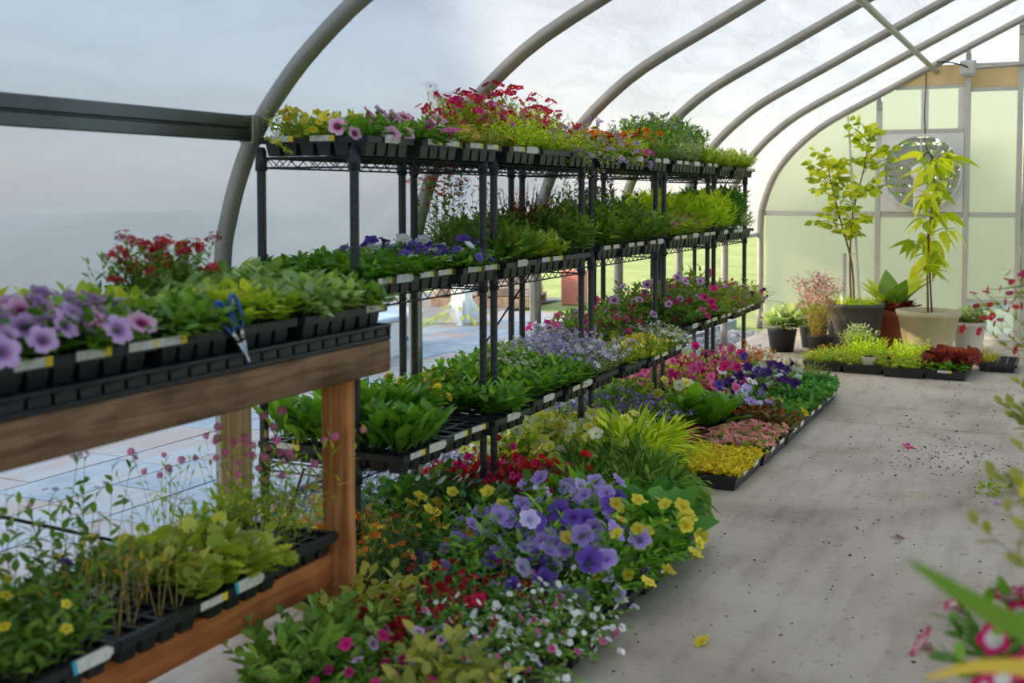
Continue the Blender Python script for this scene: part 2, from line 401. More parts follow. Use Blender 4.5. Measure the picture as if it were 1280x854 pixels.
def ball_t():
    V = []; F = []; rad = []; n = 22
    for i in range(n):
        z = 1 - 2*(i + .5)/n; a = i*2.4; r = math.sqrt(1 - z*z); d = np.array([r*math.cos(a), r*math.sin(a), z])
        u = np.cross(d, [0.1, .3, 1]); u /= np.linalg.norm(u); v = np.cross(d, u); b = len(V)
        for p in (d*.55 + u*.3, d*.55 - u*.15 + v*.27, d*.55 - u*.15 - v*.27, d*1.05): V.append(tuple(p))
        rad += [0, 0, 0, 1]; F += [(b, b+1, b+3), (b+1, b+2, b+3), (b+2, b, b+3)]
    return V, F, rad
LT = {'ov': leaf_t(.52, 3, .12, .2), 'ovw': leaf_t(.66, 3, .1, .25), 'lance': leaf_t(.3, 3, .15, .2, 'lance'), 'thin': leaf_t(.14, 2, .1, .15, 'lance'),
      'strap': leaf_t(.2, 5, .2, .3, 'strap'), 'round': leaf_t(.95, 3, .06, .1, 'round'), 'spoon': leaf_t(.42, 5, .14, .25, 'spoon'),
      'tiny': leaf_t(.55, 1, .1, .1), 'lobed': lobed_t(), 'avo': leaf_t(.34, 5, .18, .35, 'lance'), 'big': leaf_t(.4, 6, .12, .35, 'lance')}
FT = {'pet': trumpet_t(), 'cal': trumpet_t(5, .4, .08, False), 'five': five_t(), 'four': five_t(4, .8), 'pom': pom_t(), 'ball': ball_t(),
      'pansy': five_t(5, 1.0, .08), 'daisy': five_t(9, .34, .05)}

def norm(v): v = np.asarray(v, float); return v / (np.linalg.norm(v) + 1e-9)
def frame_leaf(d, roll=0.0):
    """columns x, y(dir), z(normal up)"""
    d = norm(d); x = np.cross(d, [0, 0, 1.])
    if np.linalg.norm(x) < .05: x = np.array([1., 0, 0])
    x = norm(x); z = np.cross(x, d)
    c, s_ = math.cos(roll), math.sin(roll); x2 = c*x + s_*z; z2 = np.cross(x2, d)
    return np.stack([x2, d, z2], 1)
def frame_fl(d, roll):
    d = norm(d); x = norm(np.cross(d, [.31, .2, .93]) if abs(d[2]) > .8 else np.cross(d, [0, 0, 1.])); y = np.cross(d, x)
    c, s_ = math.cos(roll), math.sin(roll); return np.stack([c*x + s_*y, -s_*x + c*y, d], 1)

# ---------------------------------------------------------------- plants
SP = {}
def sp(key, leaf='ov', lm='green', n=10, h=(.06, .10), spread=.8, br=.02, m=8, L=(.03, .045), W=1.0, ang=1.0, droop=.15, t0=.2,
       stem=.0012, sm='stem', fl=None, fm=None, fs=.012, fp=.0, fn=1, fspr=.0, big=False, fup=.5, spike=0, bias=None):
    SP[key] = dict(locals()); return key
MESH = {}
def make_plant(key, seed):
    p = SP[key]; rg = np.random.default_rng(seed*977 + sum(ord(c) for c in key)); mb = MB(); fb = MB(); tips = []
    Ms, Ps, Vs = [], [], []; FM, FP, FV = [], [], []
    n = p['n']
    for i in range(n):
        az = i*2.399 + rg.uniform(-.4, .4); q = math.sqrt((i + .5)/n); lean = p['spread']*q*rg.uniform(.75, 1.2)
        H = rg.uniform(*p['h']) * (1.0 - .12*q); out = np.array([math.cos(az), math.sin(az), 0.])
        d0 = norm(out*math.sin(lean) + np.array([0, 0, math.cos(lean)])); base = out*p['br']*q*rg.uniform(.5, 1.2)
        T = np.linspace(0, 1, 4)
        path = [base + H*(t*d0 + t*t*(out*.25*p['droop'] - np.array([0, 0, p['droop']])*min(1, q + .2))) for t in T]
        if p['stem'] > 0: mb.tube(path, p['stem'], M[p['sm']], p['stem']*.5, 3, rg.uniform(.2, .8), False)
        path = np.array(path); pv = rg.uniform(-.15, .15)
        for j in range(p['m']):
            t = p['t0'] + (1 - p['t0'])*(j + rg.uniform(.1, .9))/p['m']; f = t*3; k = min(2, int(f)); f -= k
            pos = path[k]*(1-f) + path[k+1]*f; sd_ = norm(path[k+1] - path[k])
            a2 = az + j*2.4 + rg.uniform(-.5, .5); o2 = np.array([math.cos(a2), math.sin(a2), 0])
            an = p['ang']*rg.uniform(.6, 1.3)*(1.0 if t < .85 else .6)
            d = norm(sd_*math.cos(an) + o2*math.sin(an)); ll = rg.uniform(*p['L'])*(1.0 - .25*max(0, t - .6)/.4)
            F_ = frame_leaf(d, rg.uniform(-.5, .5)); Ms.append(F_*np.array([ll*p['W'], ll, ll])); Ps.append(pos); Vs.append(np.clip(rg.normal(.5 + pv + .15*(t-.5), .2), 0, 1))
        tip, td = path[3], norm(path[3] - path[2])
        if p['fl'] and rg.random() < p['fp']:
            for e in range(p['fn']):
                dd = norm(td*.5 + np.array([rg.normal(0, .55), rg.normal(0, .55), p['fup']]) + np.array(p['bias'] or (0, 0, 0))); sz = p['fs']*rg.uniform(.75, 1.15)
                if p['spike']:
                    pos = tip + td*(e/p['fn'])*p['spike']; dd = norm(np.array([rg.normal(), rg.normal(), .3])); sz *= 1 - .5*e/p['fn']
                    pos = pos + dd*sz*.6
                else:
                    pos = tip + dd*(sz*.5 + (p['fspr']*rg.random() if p['fspr'] else 0)) + (np.array([rg.normal(), rg.normal(), rg.normal()*.5])*p['fspr']*.5)
                if p['big']: tips.append((pos, dd, sz, rg.uniform(0, 6)))
                else:
                    FM.append(frame_fl(dd, rg.uniform(0, 6))*sz); FP.append(pos); FV.append(rg.random())
                if p['spike'] == 0 and p['fspr'] and rg.random() < .5: mb.tube([tip - td*.01, pos - dd*sz*.3], p['stem']*.5 + .0004, M[p['sm']], None, 3, .6, False)
            if p['spike']: mb.tube([tip, tip + td*p['spike']], p['stem']*.6, M[p['sm']], .0004, 3, .5, False)
    if Ms: mb.inst(LT[p['leaf']], np.array(Ms), np.array(Ps), LM[p['lm']], Vs)
    me = mb.mesh(key + '_foliage', True); fme = None
    if FM:
        fms = p['fm'] if isinstance(p['fm'], (list, tuple)) else [p['fm']]; ids = rg.integers(0, len(fms), len(FM))
        for q, f in enumerate(fms):
            s_ = [i for i in range(len(FM)) if ids[i] == q]
            if s_: fb.inst(FT[p['fl']], np.array([FM[i] for i in s_]), np.array([FP[i] for i in s_]), PM[f], [FV[i] for i in s_])
        fme = fb.mesh(key + '_flowers', True)
    return me, fme, tips
def plant_data(key, var):
    k = (key, var)
    if k not in MESH: MESH[k] = make_plant(key, var)
    return MESH[k]
BL = {}
def blossom_mesh(fl, fm):
    if (fl, fm) not in BL:
        b = MB(); b.inst(FT[fl], np.array([np.eye(3)]), np.zeros((1, 3)), PM[fm], [.5]); BL[(fl, fm)] = b.mesh('blossom', True)
    return BL[(fl, fm)]
rnd = random.Random(11)
NV = 4
def put_plant(parent, key, loc, s=1.0, name='plant', bmax=99, rot=None, tilt=(0, 0)):
    me, fme, tips = plant_data(key, rnd.randrange(NV)); p = SP[key]
    o = obj(name, me, parent, loc, (tilt[0], tilt[1], (rnd.uniform(-.7, .7) if p.get('bias') else rnd.uniform(0, 6.28)) if rot is None else rot), s)
    if fme: obj('flowers', fme, o, kind='stuff')
    fms = p['fm'] if isinstance(p['fm'], (list, tuple)) else [p['fm']]
    for (pos, dd, sz, ro) in tips[:bmax]:
        b = obj('blossom', blossom_mesh(p['fl'], rnd.choice(fms)), o, pos, None, sz)
        b.rotation_euler = Matrix(frame_fl(dd, ro).tolist()).to_euler()
    return o

# species -------------------------------------------------------
sp('broad', 'ovw', 'green', 8, (.05, .09), 1.0, .015, 7, (.04, .06), 1, 1.1)
sp('broadm', 'ovw', 'sage', 8, (.07, .11), .8, .02, 8, (.05, .075), .9, 1.1)
sp('ylime', 'ov', 'ygreen', 8, (.05, .085), .9, .015, 8, (.035, .055), 1, 1.0)
sp('impat', 'ov', 'green', 10, (.05, .085), .9, .02, 9, (.035, .05), 1, 1.0)
sp('mixleaf', 'ov', 'mid', 9, (.06, .09), .9, .02, 8, (.035, .05), 1, 1.0, fl='pet', fm=['crimson', 'red'], fs=.016, fp=.06, big=True)
sp('dianthus', 'lance', 'mid', 12, (.15, .22), .45, .02, 9, (.03, .045), 1, .9, .05, fl='five', fm=['red', 'crimson', 'dred'], fs=.012, fp=.6, fn=9, fspr=.02)
sp('petmauve', 'ov', 'green', 10, (.07, .12), 1.0, .02, 8, (.035, .05), 1, 1, fl='pet', fm=['mauve', 'pinkeye', 'mauve'], fs=.026, fp=.5, big=True, bias=(.30, -.42, 0))
sp('hosta', 'spoon', 'green', 10, (.02, .04), .35, .025, 2, (.10, .16), .72, .42, 0, stem=0)
sp('pepper', 'ov', 'green', 8, (.08, .13), .7, .015, 8, (.04, .06), .9, 1.0)
sp('celosia', 'ov', 'green', 8, (.08, .12), .7, .015, 8, (.04, .055), .9, 1.0, fl='pom', fm='yellow', fs=.018, fp=.25, big=True)
sp('celred', 'ov', 'green', 8, (.08, .12), .7, .015, 8, (.04, .055), .9, 1.0, fl='pom', fm=['pink', 'red'], fs=.016, fp=.15, big=True)
sp('ager', 'ov', 'green', 9, (.10, .15), .6, .02, 8, (.04, .055), 1, 1.0, fl='five', fm='cream', fs=.008, fp=.65, fn=9, fspr=.022)
sp('lobel', 'tiny', 'grey', 16, (.10, .16), .9, .03, 10, (.016, .026), .8, 1.0, fl='five', fm=['lilacw', 'whitep', 'lilac'], fs=.010, fp=.8, fn=6, fspr=.03)
sp('calyel', 'tiny', 'ygreen', 16, (.07, .12), 1.0, .03, 12, (.02, .03), .7, 1.0, fl='cal', fm='yellow', fs=.016, fp=.28, big=True, bias=(.30, -.42, 0))
sp('petpink', 'ov', 'green', 9, (.05, .09), 1.0, .02, 8, (.03, .045), 1, 1.0, fl='pet', fm=['pinkeye', 'pinkeye', 'pink'], fs=.032, fp=.35, big=True, bias=(.30, -.42, 0))
sp('goldjen', 'tiny', 'gold', 14, (.05, .10), 1.0, .03, 12, (.022, .032), 1.1, 1.1)
sp('calapr', 'tiny', 'olive', 14, (.06, .10), 1.0, .03, 12, (.02, .028), .8, 1.0, fl='cal', fm=['apricot', 'yellow'], fs=.014, fp=.25, big=True)
sp('nemesia', 'tiny', 'ygreen', 18, (.14, .27), .75, .03, 14, (.022, .034), .7, .9, .12, fl='pansy', fm=['crimson', 'magenta', 'crimson'], fs=.017, fp=.34, fn=3, fspr=.035)
sp('diascia', 'tiny', 'lime', 18, (.12, .20), .95, .03, 14, (.02, .03), .7, .9, .25, fl='four', fm=['magenta', 'mauve'], fs=.011, fp=.12, fn=3, fspr=.02)
sp('trailv', 'tiny', 'ygreen', 12, (.16, .30), 1.3, .02, 16, (.018, .026), .8, 1.0, .55, fl='four', fm=['mauve', 'lilac'], fs=.012, fp=.45, fn=4, fspr=.02)
sp('marig', 'thin', 'mid', 9, (.11, .17), .55, .02, 16, (.03, .045), 1.4, 1.0, fl='pom', fm=['orange', 'orange', 'rust'], fs=.024, fp=.35, big=True)
sp('petmag', 'ov', 'ygreen', 10, (.08, .14), .9, .02, 9, (.03, .045), .9, 1.0, fl='pet', fm='magenta', fs=.026, fp=.28, big=True, bias=(.30, -.42, 0))
sp('dusty', 'lance', 'grey', 10, (.10, .18), .5, .02, 8, (.04, .055), 1, .7, fl='five', fm='cream', fs=.006, fp=.6, fn=3, fspr=.02)
sp('tallgreen', 'lance', 'mid', 12, (.21, .33), .55, .03, 14, (.04, .06), 1, .9, fl='five', fm=['deepv', 'lilac'], fs=.008, fp=.5, fn=4, fspr=.015)
sp('fineg', 'lance', 'ygreen', 10, (.08, .14), .8, .02, 10, (.035, .05), 1.1, 1.0, fl='five', fm='white', fs=.006, fp=.3, fn=3, fspr=.015)
sp('petviol', 'ov', 'green', 9, (.07, .12), .9, .02, 9, (.03, .045), .9, 1.0, fl='pet', fm=['violet', 'violet', 'white'], fs=.024, fp=.5, big=True, bias=(.30, -.42, 0))
sp('petwhite', 'ov', 'green', 9, (.07, .12), .9, .02, 9, (.03, .045), .9, 1.0, fl='pet', fm=['white', 'white', 'violet'], fs=.022, fp=.5, big=True, bias=(.30, -.42, 0))
sp('gaill', 'lance', 'mid', 9, (.07, .13), .6, .02, 6, (.07, .10), 1, .6, fl='daisy', fm=['red', 'rust', 'yellow'], fs=.017, fp=.4, big=True)
sp('redclimb', 'ov', 'mid', 5, (.28, .42), .3, .01, 12, (.02, .03), 1, 1.1, 0, fl='five', fm=['red', 'rust'], fs=.014, fp=.8, fn=3, fspr=.05)
sp('salvia', 'ov', 'dark', 10, (.14, .22), .5, .02, 12, (.04, .055), .8, 1.0, .05, fl='five', fm=['dred'], fs=.007, fp=.55, fn=16, spike=.11)
sp('bushg', 'ov', 'mid', 14, (.16, .24), .65, .03, 14, (.04, .06), .8, 1.0, .1)
sp('verbtall', 'lance', 'mid', 9, (.20, .32), .4, .02, 9, (.04, .055), .8, .8, 0, .1, fl='five', fm=['deepv', 'violet', 'mauve'], fs=.007, fp=.8, fn=9, fspr=.014)
sp('verbpink', 'lance', 'ygreen', 12, (.10, .16), .7, .03, 11, (.035, .05), .9, 1.0, fl='five', fm=['pink', 'mauve'], fs=.009, fp=.35, fn=5, fspr=.014)
sp('celgold', 'lance', 'lime', 10, (.16, .26), .35, .02, 14, (.05, .075), 1, .8, 0)
sp('celgreen', 'lance', 'deep', 10, (.18, .28), .4, .02, 14, (.05, .07), 1.1, .9, 0)
sp('petbig', 'ov', 'mid', 16, (.16, .28), .9, .03, 12, (.03, .045), .9, 1.0, .25, fl='pet', fm=['magenta', 'magenta', 'mauve'], fs=.026, fp=.24, big=True, bias=(.30, -.42, 0))
sp('calmag', 'tiny', 'ygreen', 18, (.12, .20), 1.0, .03, 14, (.02, .03), .7, 1.0, .3, fl='cal', fm=['magenta', 'mauve', 'deepv'], fs=.015, fp=.35, big=True)
sp('alyssum', 'tiny', 'ygreen', 14, (.08, .13), .9, .03, 11, (.018, .028), .7, 1.0, fl='five', fm=['cream', 'white'], fs=.007, fp=.7, fn=8, fspr=.02)
# floor bed
sp('petlil', 'lance', 'green', 15, (.16, .26), .95, .03, 12, (.045, .06), 1.2, .9, .2, fl='pet', fm=['lilac', 'lilacw', 'violet', 'lilac'], fs=.033, fp=.5, big=True, bias=(.30, -.42, 0))
sp('petyel', 'lance', 'green', 12, (.14, .24), .9, .03, 12, (.04, .055), 1.3, .9, .2, fl='pet', fm='yellow', fs=.026, fp=.45, big=True, bias=(.30, -.42, 0))
sp('calred', 'tiny', 'deep', 18, (.10, .17), .9, .03, 13, (.024, .034), .8, 1.0, .2, fl='cal', fm=['dred', 'dred', 'crimson'], fs=.0165, fp=.5, big=True, bias=(.30, -.42, 0))
sp('bacopa', 'round', 'mid', 22, (.10, .20), 1.15, .03, 13, (.014, .022), .9, 1.0, .42, fl='cal', fm=['white', 'whitep', 'white', 'pink', 'lilacw'], fs=.0095, fp=.85, fn=2, fspr=.02)
sp('calpur', 'tiny', 'mid', 18, (.10, .17), .9, .03, 13, (.024, .034), .8, 1.0, .2, fl='cal', fm=['magenta', 'mauve'], fs=.015, fp=.3, big=True, bias=(.30, -.42, 0))
sp('leafyd', 'ov', 'mid', 11, (.14, .24), .8, .03, 11, (.04, .06), 1, 1.0, .1)
sp('leafyy', 'ov', 'olive', 10, (.14, .22), .8, .03, 9, (.045, .065), 1, 1.0, .1)
sp('orangeb', 'thin', 'dark', 16, (.14, .24), .7, .03, 16, (.022, .034), 1.2, .9, .1, fl='five', fm=['orange', 'orange', 'yellow'], fs=.011, fp=.4, fn=2, fspr=.02)
sp('orangebl', 'thin', 'ygreen', 16, (.16, .27), .6, .03, 15, (.025, .04), 1.2, .9, .1, fl='daisy', fm=['orange', 'rust', 'yellow'], fs=.017, fp=.65, fn=2, fspr=.03)
sp('bluest', 'tiny', 'dark', 14, (.12, .20), .8, .03, 14, (.02, .03), .6, 1.0, .1, fl='five', fm=['lilacw', 'white'], fs=.006, fp=.6, fn=4, fspr=.02)
sp('darkbush', 'lobed', 'dark', 14, (.14, .22), .8, .03, 8, (.04, .06), .9, 1.0, .1)
sp('fuchsia', 'ov', 'bronze', 14, (.12, .20), .9, .03, 11, (.025, .035), .9, 1.0, .2, fl='pet', fm=['red', 'crimson', 'magenta'], fs=.014, fp=.8, fn=2, fspr=.03, big=True, fup=-.2)
sp('palepet', 'ov', 'ygreen', 13, (.15, .25), .8, .03, 11, (.035, .05), .9, 1.0, .15, fl='pet', fm=['pale', 'pale', 'cream'], fs=.028, fp=.65, big=True, bias=(.30, -.42, 0))
sp('yelmar', 'thin', 'green', 10, (.10, .15), .6, .03, 14, (.03, .04), 1.3, 1.0, .1, fl='pom', fm='yellow', fs=.017, fp=.7, big=True)
sp('verbpur', 'lance', 'mid', 14, (.14, .24), .8, .03, 12, (.03, .045), .9, 1.0, .15, fl='five', fm=['violet', 'lilac'], fs=.009, fp=.5, fn=8, fspr=.016)
sp('bigleaf', 'spoon', 'deep', 12, (.02, .05), .75, .04, 2, (.14, .20), 1.15, .5, 0, stem=0)
sp('biglime', 'spoon', 'green', 12, (.04, .08), .7, .04, 2, (.14, .21), 1.2, .5, 0, stem=0)
sp('sedum', 'tiny', 'gold', 12, (.04, .06), .9, .03, 11, (.018, .026), 1.5, 1.35, .1)
sp('begpink', 'round', 'green', 9, (.04, .07), .9, .02, 5, (.03, .04), .9, 1.0, .1, fl='four', fm=['salmon', 'salmon', 'blush'], fs=.014, fp=.95, fn=5, fspr=.02)
sp('begred', 'round', 'bronze', 9, (.05, .08), .9, .02, 6, (.035, .045), .9, 1.0, .1, fl='four', fm=['pink', 'crimson'], fs=.014, fp=.9, fn=4, fspr=.02)
sp('begdark', 'round', 'bronze', 9, (.06, .10), .9, .02, 7, (.04, .055), .9, 1.0, .1, fl='four', fm=['rust', 'red'], fs=.012, fp=.2, fn=3, fspr=.02)
sp('pansyel', 'ov', 'deep', 9, (.05, .09), .9, .02, 8, (.03, .045), .9, 1.0, .1, fl='pansy', fm=['yellow', 'apricot'], fs=.024, fp=.10, big=True)
sp('basil', 'ovw', 'deep', 9, (.07, .11), .7, .02, 10, (.04, .055), .95, 1.0)
sp('petdeep', 'ov', 'mid', 13, (.14, .22), .85, .03, 10, (.03, .045), .9, 1.0, .15, fl='pet', fm=['deepv', 'deepv', 'violet', 'white'], fs=.030, fp=.5, big=True, bias=(.30, -.42, 0))
sp('petbic', 'ov', 'mid', 11, (.10, .16), .85, .03, 10, (.03, .045), .9, 1.0, .15, fl='pet', fm='bicol', fs=.026, fp=.35, big=True, bias=(.30, -.42, 0))
sp('petlil2', 'ov', 'mid', 11, (.10, .16), .85, .03, 10, (.03, .045), .9, 1.0, .15, fl='pet', fm=['lilac', 'lilacw'], fs=.030, fp=.4, big=True, bias=(.30, -.42, 0))
sp('petpk', 'ov', 'ygreen', 14, (.18, .28), .8, .03, 10, (.03, .045), .9, 1.0, .15, fl='pet', fm=['pink', 'magenta', 'pink'], fs=.029, fp=.42, big=True, bias=(.30, -.42, 0))
sp('heath', 'thin', 'olive', 22, (.12, .20), .8, .04, 16, (.018, .028), 1.1, .8, .1)
sp('rustfl', 'tiny', 'olive', 14, (.14, .24), .7, .03, 10, (.02, .03), .8, 1.0, .1, fl='five', fm=['rust', 'orange'], fs=.016, fp=.5, fn=3, fspr=.03)
sp('heuch', 'lobed', 'heu', 14, (.06, .12), .9, .03, 3, (.045, .068), 1, .9, .1, .5)
sp('heuchb', 'lobed', 'burg', 14, (.08, .16), .9, .03, 3, (.07, .10), 1, .9, .1, .6)
sp('gomphr', 'lance', 'ygreen', 6, (.22, .36), .4, .02, 8, (.03, .045), .8, .9, 0, .05, stem=.001, fl='ball', fm='gomph', fs=.013, fp=.75, big=True)
sp('stick', 'lance', 'dryl', 3, (.12, .26), .3, .01, 2, (.015, .03), .8, .8, 0, .5, stem=.0016, sm='dry')
sp('yelviola', 'ov', 'mid', 9, (.10, .17), .6, .02, 9, (.03, .045), .9, 1.0, 0, fl='pansy', fm=['yellow', 'yellow', 'violet'], fs=.016, fp=.25, big=True)
sp('salvpale', 'ov', 'mid', 3, (.16, .34), .3, .02, 7, (.03, .045), .8, 1.0, 0, fl='five', fm=['violet', 'mauve', 'crimson'], fs=.009, fp=.5, fn=3, fspr=.014)
sp('gaura', 'lance', 'olive', 12, (.28, .48), .4, .03, 9, (.03, .045), .7, .8, .05, .05, sm='stemr', fl='five', fm=['pink', 'salmon', 'magenta'], fs=.010, fp=.9, fn=7, fspr=.05)
sp('varieg', 'ovw', 'grey', 8, (.10, .20), .7, .03, 5, (.09, .13), .9, .9, .1)
sp('sagesh', 'ov', 'grey', 11, (.12, .22), .6, .03, 12, (.025, .04), .9, .9, .05)
sp('fineyel', 'lance', 'lime', 14, (.14, .24), .7, .03, 13, (.03, .045), 1, .9, .1)
sp('lowmix', 'tiny', 'ygreen', 14, (.06, .12), 1.0, .04, 12, (.018, .028), .9, 1.0, .2, fl='five', fm=['rust', 'yellow'], fs=.008, fp=.15, fn=2, fspr=.01)
sp('goldtuft', 'thin', 'gold', 20, (.08, .14), .9, .03, 12, (.02, .03), 1.2, .9, .2)
sp('redtall', 'ov', 'olive', 10, (.40, .62), .35, .03, 22, (.022, .034), .9, 1.0, .0, .1, fl='pansy', fm=['red', 'crimson', 'magenta'], fs=.013, fp=.95, fn=3, fspr=.05, big=True)
sp('olivetall', 'ov', 'olive', 10, (.24, .42), .45, .03, 16, (.03, .045), .9, 1.0, .1, .1)
sp('pethot', 'ov', 'green', 12, (.10, .18), .95, .03, 10, (.03, .045), .9, 1.0, .2, fl='pet', fm='hotpw', fs=.026, fp=.6, big=True, bias=(.30, -.42, 0))

def grass_plant(key, lm, n, L, spread, w=.0035):
    rg = np.random.default_rng(len(key)*31); mb = MB(); T = leaf_t(1, 5, .0, 0, 'strap'); V0 = np.array(T[0])
    for i in range(n):
        az = rg.uniform(0, 6.28); le = spread*math.sqrt(rg.random()); l = rg.uniform(*L); o = np.array([math.cos(az), math.sin(az), 0])
        x = np.array([-o[1], o[0], 0]); V = []
        for (a, t, _) in V0:
            th = le*(.35 + 1.35*t); V.append(o*.03*rg.random() + o*l*t*math.sin(th) + np.array([0, 0, l*t*math.cos(th)]) + x*a*w*2)
        mb.raw(V, T[1], LM[lm], np.clip(rg.normal(.5, .25), 0, 1))
    me = mb.mesh(key, True)
    for v in range(NV): MESH[(key, v)] = (me, None, [])
    SP[key] = dict(fl=None, fm=None)
grass_plant('grassd', 'mid', 420, (.12, .22), 1.1, .0012)
grass_plant('grassl', 'lime', 240, (.16, .30), .9, .0016)

# ---------------------------------------------------------------- trays
TC = {}
def tray_meshes(lx, ly, nx, ny, kind):
    k = (lx, ly, nx, ny, kind)
    if k in TC: return TC[k]
    mat = M['plastic'] if kind == 'cell' else M['flat']; H = .058 if kind == 'cell' else .062
    cx, cy = (lx - .02)/nx, (ly - .02)/ny
    b = MB(); hx, hy = lx/2, ly/2
    if kind == 'cell':
        for i in range(nx + 1):
            x = -hx + .01 + i*cx; b.box((x - .005, -hy, H - .006), (x + .005, hy, H), mat)
        for j in range(ny + 1):
            y = -hy + .01 + j*cy; b.box((-hx, y - .005, H - .0055), (hx, y + .005, H + .0005), mat)
        for s_ in (-1, 1):
            b.box((s_*hx - .002, -hy, H - .02), (s_*hx + .002, hy, H), mat); b.box((-hx, s_*hy - .002, H - .02), (hx, s_*hy + .002, H), mat)
    else:
        t = .004; ix, iy = hx - .012, hy - .012
        V = []; F = []
        for (a, c, z) in ((ix, iy, 0), (hx - .003, hy - .003, H - .012), (hx, hy, H - .012), (hx + .004, hy + .004, H), (hx - .008, hy - .008, H), (ix - .006, iy - .006, .01)):
            V += [(-a, -c, z), (a, -c, z), (a, c, z), (-a, c, z)]
        for r in range(5):
            for q in range(4):
                q2 = (q+1) % 4; F.append((r*4+q, r*4+q2, r*4+4+q2, r*4+4+q))
        F += [(3, 2, 1, 0), (20, 21, 22, 23)]; b.raw(V, F, mat)
    rim = b.mesh('tray_rim')
    c = MB(); a, d = .46, .33
    if kind == 'cell':
        V = [(-cx*a, -cy*a, H-.003), (cx*a, -cy*a, H-.003), (cx*a, cy*a, H-.003), (-cx*a, cy*a, H-.003), (-cx*d, -cy*d, 0), (cx*d, -cy*d, 0), (cx*d, cy*d, 0), (-cx*d, cy*d, 0)]
        c.raw(V, [(0,4,5,1), (1,5,6,2), (2,6,7,3), (3,7,4,0), (7,6,5,4)], mat)
    cell = c.mesh('cell')
    s_ = MB(); rg = random.Random(5)
    if kind == 'cell':
        for i in range(nx):
            for j in range(ny):
                x = -hx + .01 + (i+.5)*cx; y = -hy + .01 + (j+.5)*cy; q = .43
                s_.raw([(x-cx*q, y-cy*q, H-.012), (x+cx*q, y-cy*q, H-.012), (x+cx*q, y+cy*q, H-.012), (x-cx*q, y+cy*q, H-.012), (x, y, H-.006)], [(0,1,4),(1,2,4),(2,3,4),(3,0,4)], M['soil'])
    else:
        n = 8; V = []; F = []
        for i in range(n+1):
            for j in range(n+1): V.append((-hx+.012+(lx-.024)*i/n, -hy+.012+(ly-.024)*j/n, H - .02 + rg.uniform(-.006, .006)))
        for i in range(n):
            for j in range(n): F.append((i*(n+1)+j, (i+1)*(n+1)+j, (i+1)*(n+1)+j+1, i*(n+1)+j+1))
        s_.raw(V, F, M['soil'])
    soil = s_.mesh('soil', True)
    TC[k] = (rim, cell, soil, H, cx, cy); return TC[k]
lb = MB(); lb.box((-.045, -.001, -.009), (.028, .001, .009), M['label']); LABEL = lb.mesh('plant_label')
lb = MB(); lb.box((.028, -.0012, -.009), (.045, .0012, .009), M['lyel']); LABTIP = lb.mesh('label_tip')
lb = MB(); lb.raw([(-.05,-.0012,-.013),(.035,-.0012,-.013),(.05,-.0012,-.004),(.05,-.0012,.006),(.035,-.0012,.013),(-.05,-.0012,.013)] + [(-.05,.0012,-.013),(.035,.0012,-.013),(.05,.0012,-.004),(.05,.0012,.006),(.035,.0012,.013),(-.05,.0012,.013)],
    [(0,1,2,3,4,5),(11,10,9,8,7,6)] + [(i, (i+6), (i+1) % 6 + 6, (i+1) % 6) for i in range(6)], M['label']); BIGLAB = lb.mesh('plant_label')
lb = MB(); lb.box((-.055, -.0014, -.0132), (-.045, .0014, .0132), M['lblue']); BIGTIP = lb.mesh('label_tip')
def add_label(t, x, y, z, rz, big=False, tip='y', tilt=0.0):
    o = obj('plant_label', BIGLAB if big else LABEL, t, (x, y, z), (tilt, 0, rz))
    if not big: obj('label_tip', LABTIP, o, label='yellow end of the plant label')
    elif tip == 'b': obj('label_tip', BIGTIP, o, label='blue end of the plant label')
    return o
def tray(loc, lx, ly, species, label, nx=None, ny=None, kind='cell', pn=None, s=1.0, rz=0.0, labels=(), jit=.012, group=None, fill=None, pz=None, cat='plant tray', cells='edge', name='plant_tray', lean=0.0):
    """species: key or list; pn=(px,py) plants grid; fill(u,v)->species or None"""
    nx = nx or max(2, round(lx/.068)); ny = ny or max(2, round(ly/.068))
    rim, cell, soil, H, cx, cy = tray_meshes(lx, ly, nx, ny, kind)
    t = empty(name, loc, rz); tag(t, label, cat, group)
    obj('tray_rim', rim, t); obj('soil', soil, t, kind='stuff')
    if kind == 'cell':
        for i in range(nx):
            for j in range(ny):
                if cells == 'edge' and not (i == nx - 1 or j == 0): continue
                obj('cell', cell, t, (-lx/2 + .01 + (i+.5)*cx, -ly/2 + .01 + (j+.5)*cy, 0))
    px, py = pn or (nx, ny)
    for i in range(px):
        for j in range(py):
            u, v = (i+.5)/px, (j+.5)/py
            k = fill(u, v) if fill else (species if isinstance(species, str) else rnd.choice(species))
            if not k: continue
            put_plant(t, k, ((u-.5)*(lx-.03) + rnd.uniform(-jit, jit), (v-.5)*(ly-.03) + rnd.uniform(-jit, jit), pz if pz is not None else H - .012), s*rnd.uniform(.85, 1.12), tilt=(rnd.uniform(-.12, .12), rnd.uniform(-.12, .12) + lean*max(0, .55 - u)/.55), rot=rnd.uniform(-.6, .6) if lean and u < .5 else None)
    for lab in labels:
        side, u, big = lab
        if side == 'x': add_label(t, lx/2 + .0045, (u-.5)*ly, H - .006, math.pi/2 + rnd.uniform(-.05, .05), big)
        else: add_label(t, (u-.5)*lx, -ly/2 - .0045, H - .006, rnd.uniform(-.05, .05), big)
    return t

